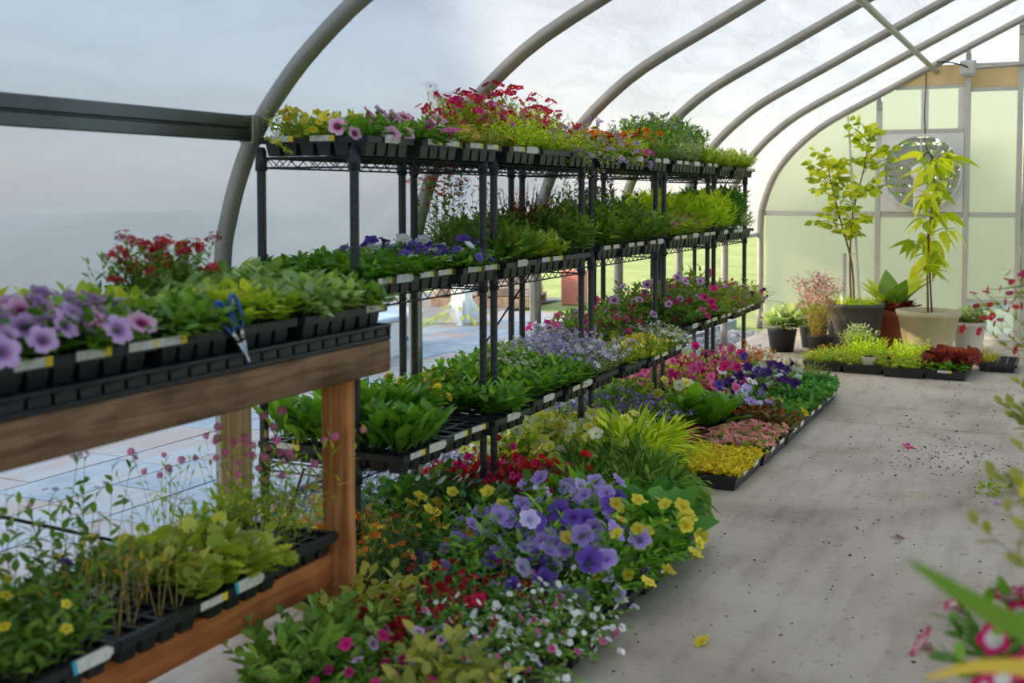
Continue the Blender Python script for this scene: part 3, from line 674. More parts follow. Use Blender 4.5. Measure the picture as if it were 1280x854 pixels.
# ================================================================ THE PLACE
YE = 10.7; Y0 = -2.6; RX = .30                      # end wall, back wall, ridge line
ARCH = [(-2.52, 0), (-2.52, .5), (-2.52, 1.0), (-2.49, 1.17), (-2.44, 1.32), (-2.37, 1.46), (-2.27, 1.59), (-2.14, 1.72), (-1.92, 1.885), (-1.515, 2.10), (-1.02, 2.36), (-.297, 2.73), (.05, 2.90), (.30, 2.97)]
def arch_z(x):
    x = x if x <= RX else 2*RX - x
    A = ARCH[2:]
    for (a, b) in zip(A, A[1:]):
        if a[0] <= x <= b[0]: return a[1] + (b[1]-a[1])*(x-a[0])/(b[0]-a[0])
    return 1.0
FULL = ARCH + [(2*RX - x, z) for (x, z) in ARCH[::-1][1:]]
def dense(P, k=3):
    """smooth Catmull-Rom resampling of the hoop"""
    P = np.array(P, float); out = []
    for i in range(len(P)-1):
        p0, p1, p2, p3 = P[max(0, i-1)], P[i], P[i+1], P[min(len(P)-1, i+2)]
        for t in np.arange(k)/k:
            out.append(.5*((2*p1) + (-p0+p2)*t + (2*p0-5*p1+4*p2-p3)*t*t + (-p0+3*p1-3*p2+p3)*t**3))
    out.append(P[-1]); return np.array(out)
HOOP = dense(FULL, 3)
RIBS = [-2.0, -.74, .53, 1.79, 3.06, 4.33, 5.59, 6.86, 8.13, 9.39, 10.64]

# ---- ground, patio, floor
def plane(name, x0, x1, y0, y1, z, m, kind='structure', nx=1, ny=1):
    b = MB(); V = [(x0 + (x1-x0)*i/nx, y0 + (y1-y0)*j/ny, z) for i in range(nx+1) for j in range(ny+1)]
    b.raw(V, [(i*(ny+1)+j, (i+1)*(ny+1)+j, (i+1)*(ny+1)+j+1, i*(ny+1)+j+1) for i in range(nx) for j in range(ny)], m)
    return obj(name, b.mesh(name), kind=kind)
M['lawn'] = simple('lawn', sc((136, 146, 62)), .9, nscale=1.2, col2=sc((176, 176, 92)), bump=.5, bscale=60)
M['gravel'] = simple('gravel', sc((150, 142, 132)), .9, nscale=30, col2=sc((104, 100, 98)), bump=.9, bscale=70)
M['stone'] = simple('pebble', sc((176, 178, 182)), .8, noise=.35, nscale=6)
plane('ground', -60, 60, -40, 70, -.09, M['lawn'])
plane('gravel_bed', -9.5, -5.62, 8.0, 13.4, -.06, M['gravel'])

def concrete():
    m, N, L = nm('concrete'); o = N.new('ShaderNodeOutputMaterial'); b = N.new('ShaderNodeBsdfPrincipled')
    tc = N.new('ShaderNodeTexCoord')
    def noise(s, d, sx=(1, 1, 1)):
        mp = N.new('ShaderNodeMapping'); mp.inputs['Scale'].default_value = sx; L.new(tc.outputs['Object'], mp.inputs[0])
        n = N.new('ShaderNodeTexNoise'); n.inputs['Scale'].default_value = s; n.inputs['Detail'].default_value = d; L.new(mp.outputs[0], n.inputs['Vector']); return n
    n1 = noise(1.6, 8); r1 = ramp(N, [sc((166, 150, 132)), sc((198, 184, 166)), sc((212, 199, 182))], [.3, .5, .72]); L.new(n1.outputs['Fac'], r1.inputs[0])
    n2 = noise(1.0, 10, (14, 2.5, 1)); r2 = ramp(N, [(.62, .60, .58), (1, 1, 1)], [.33, .52]); L.new(n2.outputs['Fac'], r2.inputs[0])
    n3 = noise(26, 6); r3 = ramp(N, [(.55, .5, .46), (1, 1, 1)], [.30, .40]); L.new(n3.outputs['Fac'], r3.inputs[0])
    x1 = N.new('ShaderNodeMixRGB'); x1.blend_type = 'MULTIPLY'; x1.inputs[0].default_value = .45; L.new(r1.outputs[0], x1.inputs[1]); L.new(r2.outputs[0], x1.inputs[2])
    x2 = N.new('ShaderNodeMixRGB'); x2.blend_type = 'MULTIPLY'; x2.inputs[0].default_value = .6; L.new(x1.outputs[0], x2.inputs[1]); L.new(r3.outputs[0], x2.inputs[2])
    L.new(x2.outputs[0], b.inputs['Base Color']); b.inputs['Roughness'].default_value = .72; b.inputs['Specular IOR Level'].default_value = .3
    bp = N.new('ShaderNodeBump'); bp.inputs['Strength'].default_value = .25; bp.inputs['Distance'].default_value = .01; L.new(n3.outputs['Fac'], bp.inputs['Height']); L.new(bp.outputs[0], b.inputs['Normal'])
    L.new(b.outputs[0], o.inputs[0]); return m
M['conc'] = concrete(); M['joint'] = simple('joint_dirt', sc((70, 62, 56)), .95)
fb_ = MB(); fb_.box((-2.46, Y0, -.09), (3.12, YE + .1, -.006), M['joint']); floor = obj('floor', fb_.mesh('floor'), kind='structure')
for (a, b_) in ((Y0, 1.3), (1.3, 6.478), (6.478, 7.02), (7.02, 9.3), (9.3, YE + .1)):
    q = MB(); q.bbox((-2.46, a + .003, -.05), (.32, b_ - .003, 0), M['conc'], .004); obj('floor_slab', q.mesh('floor_slab'), floor)
    q = MB(); q.bbox((.326, a + .003, -.05), (3.12, b_ - .003, 0), M['conc'], .004); obj('floor_slab', q.mesh('floor_slab'), floor)
def stone_mat(name, c1, c2, c3):
    m, N, L = nm(name); o = N.new('ShaderNodeOutputMaterial'); b = N.new('ShaderNodeBsdfPrincipled'); tc = N.new('ShaderNodeTexCoord')
    mp = N.new('ShaderNodeMapping'); mp.inputs['Scale'].default_value = (3, 1.2, 1); L.new(tc.outputs['Object'], mp.inputs[0])
    oi = N.new('ShaderNodeObjectInfo'); mu = N.new('ShaderNodeVectorMath'); mu.operation = 'ADD'; L.new(mp.outputs[0], mu.inputs[0])
    cb = N.new('ShaderNodeCombineXYZ'); sm_ = N.new('ShaderNodeMath'); sm_.operation = 'MULTIPLY'; sm_.inputs[1].default_value = 40; L.new(oi.outputs['Random'], sm_.inputs[0]); L.new(sm_.outputs[0], cb.inputs[0]); L.new(cb.outputs[0], mu.inputs[1])
    n = N.new('ShaderNodeTexNoise'); n.inputs['Scale'].default_value = 1.3; n.inputs['Detail'].default_value = 6; n.inputs['Distortion'].default_value = .8; L.new(mu.outputs[0], n.inputs['Vector'])
    ad = N.new('ShaderNodeMath'); ad.operation = 'MULTIPLY_ADD'; ad.inputs[1].default_value = .42; L.new(oi.outputs['Random'], ad.inputs[0])
    sb = N.new('ShaderNodeMath'); sb.operation = 'SUBTRACT'; sb.inputs[1].default_value = .21; L.new(n.outputs['Fac'], sb.inputs[0]); L.new(sb.outputs[0], ad.inputs[2])
    r = ramp(N, [c1, c2, c3], [.3, .5, .7]); L.new(ad.outputs[0], r.inputs[0]); L.new(r.outputs[0], b.inputs['Base Color']); b.inputs['Roughness'].default_value = .6
    L.new(b.outputs[0], o.inputs[0]); return m
M['paver'] = stone_mat('paver_stone', sc((140, 144, 146)), sc((168, 164, 156)), sc((172, 142, 122)))
M['kerb'] = simple('kerb_stone', sc((150, 150, 150)), .8, noise=.2)
pb = MB(); pb.box((-5.62, .2, -.09), (-3.0, 11.4, -.058), M['joint']); patio = obj('patio', pb.mesh('patio'), kind='structure')
rw = .352; pm_ = {}
for r_ in range(7):
    x1 = -3.03 - r_*rw; y = .2 - rnd.uniform(0, .4)
    while y < 11.2:
        ln = rnd.choice((.35, .5, .5, .55, .7)); ya, yb = max(y, .2), min(y + ln, 11.4)
        if yb - ya > .08:
            k = round(yb - ya, 3)
            if k not in pm_:
                q = MB(); q.bbox((-rw/2 + .003, -k/2 + .003, -.05), (rw/2 - .003, k/2 - .003, 0), M['paver'], .004); pm_[k] = q.mesh('paver')
            obj('paver', pm_[k], patio, (x1 - rw/2, (ya+yb)/2, rnd.uniform(-.004, 0) - .02))
        y += ln
for k in range(11):
    q = MB(); q.bbox((-3.01, .2 + k*1.02, -.1), (-2.93, .2 + k*1.02 + 1.0, -.005), M['kerb'], .006); obj('kerb_stone', q.mesh('kerb_stone'), patio)
# loose stones of the strip between wall and patio
rg = np.random.default_rng(4); ns = 5200
Vs_ = np.array([(1,0,0),(0,1,0),(-1,0,0),(0,-1,0),(0,0,.7),(0,0,-.7)]) ; Fs_ = [(0,1,4),(1,2,4),(2,3,4),(3,0,4),(1,0,5),(2,1,5),(3,2,5),(0,3,5)]
gb = MB(); ss = rg.uniform(.008, .018, ns); Ms_ = np.array([frame_fl(rg.normal(size=3), rg.uniform(0, 6))*s_ for s_ in ss])
gb.inst((Vs_, Fs_, [0]*6), Ms_, np.stack([rg.uniform(-2.93, -2.47, ns), rg.uniform(1.0, 10.6, ns), rg.uniform(-.05, -.02, ns)], 1), M['stone'], rg.random(ns))
gb.box((-2.93, .2, -.09), (-2.46, 10.8, -.045), M['gravel']); obj('gravel', gb.mesh('gravel'), kind='stuff')['label'] = 'pale loose gravel strip beside the kerb under the rolled-up side wall'
bpy.data.objects['gravel']['category'] = 'gravel'

# ---- film skin
def skin(name, prof, mat, ny=90, off=.032, name2=None, lo=None):
    P = np.array(prof); n = len(P); T = np.gradient(P, axis=0); Nn = np.stack([-T[:, 1], T[:, 0]], 1); Nn /= np.linalg.norm(Nn, axis=1)[:, None]
    V = []; F = []; rgs = np.random.default_rng(9)
    for j in range(ny+1):
        y = Y0 + (YE - Y0)*j/ny
        d = min(abs(y - r) for r in RIBS)/.63
        for i in range(n):
            sag = .018*math.sin(math.pi*min(1, d)/2)
            o = off - sag + .004*math.sin(y*9 + i*.8)*min(1, 2*d); V.append((P[i][0] + Nn[i][0]*o, y, P[i][1] + Nn[i][1]*o))
    for j in range(ny):
        for i in range(n-1): F.append((j*n+i, j*n+i+1, (j+1)*n+i+1, (j+1)*n+i))
    b = MB(); b.raw(V, F, mat); return obj(name, b.mesh(name, True), kind='structure')
iL = next(i for i, p in enumerate(HOOP) if p[1] > 1.44); iR = len(HOOP) - 1 - iL
HF = HOOP
ceil_ = skin('ceiling', HF[iL:iR+1], M['film'])
ZR = .87
lw = [(-2.52, ZR)] + [tuple(p) for p in HF[:iL+1] if p[1] > ZR + .02]
wl = skin('wall_left', lw, M['film'])
wr_ = skin('wall_right', [tuple(p) for p in HF[iR:] if p[1] > ZR + .02] + [(3.12, ZR)], M['film'])
q = MB(); q.tube([(3.16, Y0, ZR), (3.16, YE, ZR)], .022, M['galvw'], sides=8); obj('roll_bar', q.mesh('roll_bar'), wr_)
q = MB(); q.tube([(-2.56, Y0, ZR), (-2.56, YE, ZR)], .022, M['galvw'], sides=8); obj('roll_bar', q.mesh('roll_bar'), wl)
for r in RIBS:
    q = MB(); q.tube([(p[0], r, p[1]) for p in HOOP], .030, M['galv'], sides=10); obj('hoop', q.mesh('hoop', True), ceil_)
for (px, pz) in ((-1.02, 2.30), (1.62, 2.30), (.3, 2.91)):
    q = MB(); q.tube([(px, Y0, pz), (px, YE + .02, pz)], .021, M['galv'], sides=8); obj('purlin', q.mesh('purlin', True), ceil_)
# hip channel on the left wall up to the first hoop in view
q = MB(); q.bbox((-2.36, Y0, 1.415), (-2.335, 2.985, 1.452), M['hip'], .003); q.bbox((-2.375, Y0, 1.452), (-2.34, 2.985, 1.458), M['hip'], .002); q.bbox((-2.36, Y0, 1.458), (-2.335, 2.985, 1.497), M['hip'], .003)
obj('hip_channel', q.mesh('hip_channel'), wl)
q = MB(); q.bbox((-2.385, 2.985, 1.41), (-2.33, 3.02, 1.50), M['galv'], .003); obj('channel_end_bracket', q.mesh('channel_end_bracket'), wl)
# back wall behind the camera
def clip_panel(name, x0, x1, z0, z1, y, m, parent=None, th=.008, kind=None, inset=0.0):
    n = max(2, int((x1-x0)/.06)); xs = np.linspace(x0, x1, n+1); V = []; F = []
    hi = [max(z0 + .001, min(z1, arch_z(x) - inset)) for x in xs]
    for yy in (y - th/2, y + th/2):
        for x, h in zip(xs, hi): V += [(x, yy, z0), (x, yy, h)]
    k = 2*(n+1)
    for i in range(n):
        a = 2*i; F += [(a, a+2, a+3, a+1), (k+a+1, k+a+3, k+a+2, k+a), (a+1, a+3, k+a+3, k+a+1), (a, k+a, k+a+2, a+2)]
    F += [(0, 1, k+1, k), (k-2, 2*k-2, 2*k-1, k-1)]
    b = MB(); b.raw(V, F, m); return obj(name, b.mesh(name), parent, kind=kind)
wb = clip_panel('wall_back', -2.5, -1.0, 0, 4, Y0, M['film'], kind='structure'); clip_panel('wall_panel', 1.6, 3.1, 0, 4, Y0, M['film'], wb); clip_panel('wall_panel', -1.0, 1.6, 2.2, 4, Y0, M['film'], wb)

# ---- end wall
def panel_mat():
    m, N, L = nm('twinwall_panel'); o = N.new('ShaderNodeOutputMaterial'); tc = N.new('ShaderNodeTexCoord')
    wv = N.new('ShaderNodeTexWave'); wv.wave_type = 'BANDS'; wv.bands_direction = 'X'; wv.inputs['Scale'].default_value = 24; L.new(tc.outputs['Object'], wv.inputs['Vector'])
    bp = N.new('ShaderNodeBump'); bp.inputs['Strength'].default_value = .5; bp.inputs['Distance'].default_value = .004; L.new(wv.outputs['Fac'], bp.inputs['Height'])
    r = ramp(N, [(.93, .86, .66), (1.0, .94, .76)]); L.new(wv.outputs['Fac'], r.inputs[0])
    t = N.new('ShaderNodeBsdfTranslucent'); d = N.new('ShaderNodeBsdfDiffuse'); f = N.new('ShaderNodeBsdfRefraction'); f.inputs['Roughness'].default_value = .32; f.inputs['IOR'].default_value = 1.2; f.inputs['Color'].default_value = (.95, .95, .9, 1)
    for q in (t, d): L.new(r.outputs[0], q.inputs['Color'])
    for q in (t, d, f): L.new(bp.outputs[0], q.inputs['Normal'])
    a = N.new('ShaderNodeMixShader'); a.inputs[0].default_value = .12; L.new(t.outputs[0], a.inputs[1]); L.new(d.outputs[0], a.inputs[2])
    b = N.new('ShaderNodeMixShader'); b.inputs[0].default_value = .33; L.new(a.outputs[0], b.inputs[1]); L.new(f.outputs[0], b.inputs[2])
    L.new(b.outputs[0], o.inputs[0]); return m
M['twin'] = panel_mat()
def clear_mat():
    m, N, L = nm('clear_film'); o = N.new('ShaderNodeOutputMaterial'); t = N.new('ShaderNodeBsdfTransparent'); t.inputs[0].default_value = (.94, .95, .95, 1)
    g = N.new('ShaderNodeBsdfGlossy'); g.inputs['Roughness'].default_value = .1; d = N.new('ShaderNodeBsdfTranslucent'); d.inputs[0].default_value = (.95, .95, .95, 1)
    x = N.new('ShaderNodeMixShader'); x.inputs[0].default_value = .04; L.new(t.outputs[0], x.inputs[1]); L.new(g.outputs[0], x.inputs[2])
    y = N.new('ShaderNodeMixShader'); y.inputs[0].default_value = .25; L.new(x.outputs[0], y.inputs[1]); L.new(d.outputs[0], y.inputs[2]); L.new(y.outputs[0], o.inputs[0]); return m
M['clear'] = clear_mat()
wf = empty('wall_front', (0, 0, 0)); wf['kind'] = 'structure'
XA, XB, XC, XD = -1.487, -.76, -.347, .72
pn_ = [('wall_panel', -2.49, XA - .02, .12, 1.05, 'twin'), ('wall_panel', -2.49, XA - .02, 1.09, 4, 'twin'),
       ('wall_panel', XA + .02, XB - .02, .12, 1.05, 'twin'), ('wall_panel', XA + .02, XB - .02, 1.80, 2.16, 'twin'), ('wall_panel', XA + .02, XB - .02, 2.18, 2.36, 'tan'),
       ('wall_panel', XB + .02, XC - .02, .34, 1.05, 'twin'), ('wall_panel', XB + .02, XC - .02, 1.09, 2.12, 'twin'), ('wall_panel', XB + .02, XC - .02, 2.15, 2.335, 'tan'),
       ('clear_pane', XB + .02, XC - .02, 2.36, 4, 'clear'), ('clear_pane', XA + .3, XB - .02, 2.37, 4, 'clear'), ('clear_pane', XB + .02, XC - .02, .06, .31, 'clear'), 
       ('wall_panel', XC + .02, XD - .02, 2.15, 4, 'twin'), ('wall_panel', XD + .02, 1.6, .12, 4, 'twin'), ('wall_panel', 1.64, 3.09, .12, 4, 'twin')]
for (nme, a, b_, c, d, m) in pn_: clip_panel(nme, a, b_, c, d, YE, M[m], wf, inset=.02)
def bar(name, a, b_, m, par=wf, c=.004):
    q = MB(); q.bbox(a, b_, m, c); return obj(name, q.mesh(name), par)
for x in (XA, XB, XC, XD, 1.62): bar('wall_post', (x - .024, YE - .055, 0), (x + .024, YE - .005, arch_z(x) - .05), M['alu'])
for x in (XA, XB, XC):
    q = MB(); z = arch_z(x) - .06; q.bbox((x - .02, YE - .075, z - .07), (x + .02, YE - .05, z + .05), M['galv'], .003); q.lathe([(.0, .02), (.012, .018), (.014, 0)], M['galv'], 8, (x, YE - .078, z)); obj('post_bracket', q.mesh('post_bracket'), wf)
for (a, b_) in ((-2.49, XA - .024), (XB + .024, XC - .024), (XD + .024, 3.0)): bar('wall_rail', (a, YE - .045, 1.048), (b_, YE - .006, 1.092), M['alu'])
bar('wall_rail', (XA + .024, YE - .045, 1.04), (XB - .024, YE - .006, 1.092), M['alu'])
bar('wall_rail', (XB + .024, YE - .04, .31), (XC - .024, YE - .006, .345), M['alu']); bar('wall_rail', (XB + .024, YE - .04, .0), (XC - .024, YE - .006, .06), M['white'])
bar('wall_rail', (XA + .024, YE - .03, 2.155), (XB - .024, YE - .006, 2.185), M['alu']); bar('wall_rail', (XB + .024, YE - .03, 2.118), (XC - .024, YE - .006, 2.152), M['alu']); bar('wall_rail', (XB + .024, YE - .03, 2.335), (XC - .024, YE - .006, 2.36), M['alu'])
bar('wall_rail', (XA + .024, YE - .045, 1.765), (XB - .024, YE - .006, 1.81), M['alu'])
for x in (-1.11, XB - .05): bar('vent_frame', (x - .03, YE - .02, 1.80), (x + .03, YE - .008, 2.15), M['white'])
bar('baseboard_front', (-2.49, YE - .03, 0), (XB - .024, YE + .02, .12), M['alu'], None)['kind'] = 'structure'
dr = empty('door_1', (0, 0, 0)); dr['kind'] = 'structure'
clip_panel('door_panel', XC + .08, XD - .08, .7, 2.06, YE - .01, M['twin'], dr); clip_panel('door_panel', XC + .08, XD - .08, .1, .66, YE - .01, M['twin'], dr)
bar('door_frame', (XC + .028, YE - .04, .02), (XC + .08, YE - .002, 2.1), M['alu'], dr); bar('door_frame', (XD - .08, YE - .04, .02), (XD - .028, YE - .002, 2.1), M['alu'], dr)
for z in (.02, .66, 2.06): bar('door_frame', (XC + .08, YE - .04, z), (XD - .08, YE - .002, z + .05), M['alu'], dr)
q = MB(); q.tube([(XC + .06, YE - .05, 1.0), (XC + .06, YE - .09, 1.0), (XC + .17, YE - .09, 1.0)], .01, M['galv']); obj('door_handle', q.mesh('door_handle'), dr)

# ---- exhaust fan
FX, FZ, FR = (XA + XB)/2, 1.43, .328
fan = tag(empty('exhaust_fan', (FX, YE - .03, FZ)), 'round white exhaust fan with wire guard set in the end wall', 'fan')
q = MB(); n = 48; V = []; F = []; hw = .34
for k in range(n):
    a = 2*math.pi*k/n; c, s_ = math.cos(a), math.sin(a); mx = max(abs(c), abs(s_))
    V += [(c*hw/mx, -.03, s_*hw/mx), (c*FR, -.03, s_*FR), (c*FR, -.075, s_*FR), (c*(FR - .012), -.075, s_*(FR - .012)), (c*(FR - .012), .06, s_*(FR - .012)), (c*hw/mx, .02, s_*hw/mx)]
for k in range(n):
    k2 = (k+1) % n
    for r in range(5): F.append((k*6+r, k2*6+r, k2*6+r+1, k*6+r+1))
q.raw(V, F, M['white']); obj('housing', q.mesh('fan_housing'), fan)
q = MB()
for i in range(14):
    r = .05 + (FR - .055)*i/13; q.tube([(r*math.cos(a), -.085 + .03*(r/FR)**2, r*math.sin(a)) for a in np.linspace(0, 2*math.pi, 37)], .0042, M['alu'], sides=4, cap=False)
for k in range(8):
    a = 2*math.pi*k/8 + .2; q.tube([(.05*math.cos(a), -.088, .05*math.sin(a)), (FR*math.cos(a), -.058, FR*math.sin(a))], .0045, M['alu'], sides=4)
obj('wire_guard', q.mesh('wire_guard'), fan)
for k in range(3):
    q = MB(); a0 = R(140) + k*2*math.pi/3; V = []; F = []
    for i in range(6):
        r = .06 + .225*i/5; hwid = .35 + .12*i/5; tw = .05 - .03*i/5
        for j, t in enumerate(np.linspace(-hwid, hwid, 5)): V.append((r*math.cos(a0 + t), .005 + tw*t*1.2 + .008*math.cos(t*3), r*math.sin(a0 + t)))
    for i in range(5):
        for j in range(4): F.append((i*5+j, i*5+j+1, (i+1)*5+j+1, (i+1)*5+j))
    q.raw(V, F, M['galvw']); b = obj('fan_blade', q.mesh('fan_blade', True), fan); md = b.modifiers.new('thick', 'SOLIDIFY'); md.thickness = .004
q = MB(); q.lathe([(0, .0), (.06, .0), (.078, -.012), (.078, -.12), (.06, -.135), (0, -.14)], M['motor'], 20); o = obj('motor', q.mesh('fan_motor', True), fan, (0, -.145, .0)); o.rotation_euler = (-math.pi/2 + math.pi, 0, 0)
q = MB(); q.bbox((-.055, -.14, -.36), (.055, -.092, -.05), M['motor'], .018); q.tube([(0, -.07, .06), (0, -.07, .30)], .010, M['alu'], sides=6); obj('motor_mount', q.mesh('motor_mount'), fan)
for k in range(9):
    z = -.29 + k*.0725; w_ = math.sqrt(max(.01, (FR-.02)**2 - z*z)); q = MB(); q.bbox((-w_, -.002, -.022), (w_, .002, .022), M['alu'], .001); obj('shutter_slat', q.mesh('shutter_slat'), fan, (0, .075, z), (R(25), 0, 0))
q = MB(); pts = [(.02, -.02, .90)] + [(.02 + .004*math.sin(k), -.02 - .01*k/8, .9 - .62*k/8) for k in range(1, 9)] + [(.05, -.1, .2), (.09, -.1, .12), (.06, -.1, .07), (.02, -.1, .10), (.04, -.11, .17), (.1, -.1, .13), (.03, -.1, .05)]
q.tube(dense(pts, 3), .005, M['cable'], sides=5); obj('power_cord', q.mesh('power_cord'), fan)
jb = tag(empty('junction_box', (XB, YE - .06, 2.315)), 'square grey junction box with conduit near the roof of the end wall', 'electrical box')
q = MB(); q.bbox((-.065, -.06, -.065), (.065, 0, .065), M['galvw'], .008); obj('box_body', q.mesh('box_body'), jb)
q = MB(); q.bbox((-.05, -.066, -.05), (.05, -.058, .05), M['alu'], .004); obj('cover_plate', q.mesh('cover_plate'), jb)
q = MB(); q.tube([(.06, -.03, -.005), (.6, -.03, .015), (1.4, -.03, .04)], .012, M['galv'], sides=8); obj('conduit', q.mesh('conduit'), jb)
q = MB(); q.tube(dense([(0, -.068, 0), (-.04, -.08, .02), (-.15, -.06, .05), (-.25, -.04, .06)], 4), .007, M['cable'], sides=6); obj('cable', q.mesh('cable'), jb)

# ================================================================ WIRE RACKS
XL, XR = -2.31, -1.96
UN = [(3.0, 3.87), (3.96, 4.85), (4.97, 5.90), (6.04, 6.90), (7.04, 7.81)]
ORD = ['nearest', 'second', 'middle', 'fourth', 'farthest']
pq = MB(); pr = [(.0, 0), (.0145, 0)]
for k in range(1, 54): pr += [(.0145, k*.0254 - .002), (.0141, k*.0254), (.0145, k*.0254 + .002)]
pr += [(.0145, 1.388), (.012, 1.396), (0, 1.398)]; pq.lathe(pr, M['rack'], 10); POST = pq.mesh('post', True)
cq = MB(); cq.lathe([(.0145, -.035), (.0195, -.033), (.0175, .03), (.0145, .032)], M['rack'], 10); COLLAR = cq.mesh('collar', True)
def wire_shelf(w_, l_):
    """frame spans the four posts; origin in the middle, top wires at z=0"""
    q = MB(); hx, hy = w_/2, l_/2; m = M['rack']
    for z in (-.004, -.034):
        for s_ in (-1, 1):
            q.tube([(s_*hx, -hy, z), (s_*hx, hy, z)], .0032, m, sides=5); q.tube([(-hx, s_*hy, z), (hx, s_*hy, z)], .0032, m, sides=5)
    for s_ in (-1, 1):
        k = int(l_/.032); q.tube([(s_*hx, -hy + l_*i/k, -.006 if i % 2 else -.033) for i in range(k+1)], .0022, m, sides=4)
        k = int(w_/.032); q.tube([(-hx + w_*i/k, s_*hy, -.006 if i % 2 else -.033) for i in range(k+1)], .0022, m, sides=4)
    for i in range(1, int(l_/.026)): q.tube([(-hx, -hy + i*.026, 0), (hx, -hy + i*.026, 0)], .0018, m, sides=4, cap=False)
    for s_ in (-.5, 0, .5): q.tube([(s_*hx*1.2, -hy, -.005), (s_*hx*1.2, hy, -.005)], .0028, m, sides=4)
    return q.mesh('wire_shelf')
SHZ = [[1.365, .925, .395], [1.365, .925, .405], [1.365, .945, .40], [1.365, .955, .47], [1.355, .955, .47]]
for u, (ya, yb) in enumerate(UN):
    r = tag(empty('wire_rack', ((XL+XR)/2, (ya+yb)/2, 0)), f'black wire rack unit, {ORD[u]} of the row of five along the side wall', 'shelf rack', 'black wire racks in a row')
    l_, w_ = yb - ya, XR - XL
    for sx in (-1, 1):
        for sy in (-1, 1):
            p = obj('post', POST, r, (sx*w_/2, sy*l_/2, .0))
    sm_ = wire_shelf(w_, l_)
    for z in SHZ[u] + [.10]:
        s_ = obj('wire_shelf', sm_, r, (0, 0, z))
        for sx in (-1, 1):
            for sy in (-1, 1): obj('collar', COLLAR, s_, (sx*w_/2, sy*l_/2, -.01))
    if u in (0, 1):
        q = MB(); a_ = -.04 if u == 0 else .25; q.tube([(-w_/2 + .02, -l_/2 + .0 if u == 0 else -l_/2 + .3, .03 if u == 0 else SHZ[u][1] - .5), (w_/2*(-.2), -l_/2 + .02 if u == 0 else l_/2 - .1, SHZ[u][2] - .02 if u == 0 else SHZ[u][1] - .04)], .004, M['cable'], sides=6); obj('brace_rod', q.mesh('brace_rod'), r)

G = {'nemesia': (5, 3), 'diascia': (5, 3), 'trailv': (5, 3), 'tallgreen': (5, 3), 'bushg': (5, 3), 'petbig': (4, 3), 'hosta': (6, 3), 'verbtall': (5, 3), 'celgold': (6, 4), 'celgreen': (6, 4),
     'calmag': (5, 3), 'salvia': (5, 3), 'redclimb': (5, 3)}
def lr(a, b, cut=.5): return lambda u, v: a if u < cut else b
def nf(a, b, cut=.5): return lambda u, v: a if v < cut else b
TIERS = ['top', 'middle', 'lowest']; POS = ['near', 'centre', 'far']
RT = {
 (0,0): [(lr('calyel', 'petpink', .74), 'yellow calibrachoa with pink petunias'), (lr('calyel', 'petpink', .5), 'pink dark-eyed petunias beside yellow calibrachoa'), (lr('goldjen', 'calapr', .62), 'golden leaves and small apricot flowers')],
 (0,1): [('impat', 'low green bedding leaves'), (nf('impat', 'petviol', .45), 'green leaves turning to violet petunias'), (lr('petwhite', 'petviol', .4), 'violet and white petunias')],
 (0,2): [('hosta', 'upright spoon-shaped green leaves'), (lambda u, v: 'hosta' if u < .5 else ('ylime' if u < .66 and v < .5 else None), 'spoon-shaped leaves and bare black cells'), (lambda u, v: 'celosia' if u < .45 else ('pepper' if v > .45 else None), 'yellow celosia and pepper seedlings')],
 (1,0): [(lr('nemesia', 'diascia', .6), 'crimson nemesia and lime foliage'), (lr('nemesia', 'diascia', .6), 'tall crimson and magenta nemesia'), (lr('nemesia', 'trailv', .62), 'nemesia with trailing mauve flowers')],
 (1,1): [(lambda u, v: 'redclimb' if u < .45 and v < .7 else 'gaill', 'blanket flowers and thin red climbers'), (lr('bushg', 'fineg', .5), 'fine green seedlings in a black tray'), (lr('salvia', 'bushg', .6), 'dark red salvia spikes')],
 (1,2): [(lr('celred', 'pepper', .4), 'pepper leaves and a few red celosia'), (lr('ager', 'pepper', .6), 'cream ageratum over broad green leaves'), (lr('ager', 'lobel', .3), 'pale lilac lobelia')],
 (2,0): [(lr('fineg', 'trailv', .7), 'soft green foliage with mauve trailers'), (lr('marig', 'petmag', .6), 'orange marigolds and magenta petunias'), (lr('marig', 'marig', .6), 'orange marigolds in feathery leaves')],
 (2,1): [('bushg', 'bushy green perennials'), (lr('verbtall', 'bushg', .5), 'tall purple verbena over green bushes'), (lr('verbtall', 'bushg', .6), 'dense green bushes with dark spikes')],
 (2,2): [(lambda u, v: None if u > .82 and v < .4 else ('lobel' if u < .4 else 'calyel'), 'yellow calibrachoa and empty front cells'), (lr('petbig', 'calyel', .4), 'yellow calibrachoa in front of petunias'), (lr('petbig', 'alyssum', .45), 'white alyssum in front of petunias')],
 (3,0): [(lr('tallgreen', 'dusty', .75), 'tall green stems with silvery front'), (lr('tallgreen', 'dusty', .7), 'tall dark-flowered green plants'), (lr('tallgreen', 'fineg', .6), 'tall green plants with small purple buds')],
 (3,1): [('verbpink', 'green verbena with pink heads'), (lr('celgold', 'verbpink', .6), 'lime leaves behind pink verbena'), ('celgold', 'bright lime upright leaves')],
 (3,2): [('petbig', 'tall magenta petunias'), (lr('petbig', 'petbig', .5), 'bushy magenta and mauve petunias'), (lr('petbig', 'calmag', .5), 'petunias mixed with tiny purple flowers')],
 (4,0): [('fineg', 'pale green bushy seedlings'), ('fineg', 'light green leafy plants'), ('fineg', 'leafy green plants at the row end')],
 (4,1): [(lr('celgreen', 'celgold', .5), 'green and lime upright leaves'), (lr('celgreen', 'celgreen', .5), 'deep green upright leaves'), (lr('celgreen', 'dusty', .8), 'green leaves and silvery sprigs')],
 (4,2): [('calmag', 'small purple calibrachoa'), (lr('petbig', 'calmag', .4), 'purple flowers spilling over the tray'), ('calmag', 'trailing purple flowers at the row end')],
}
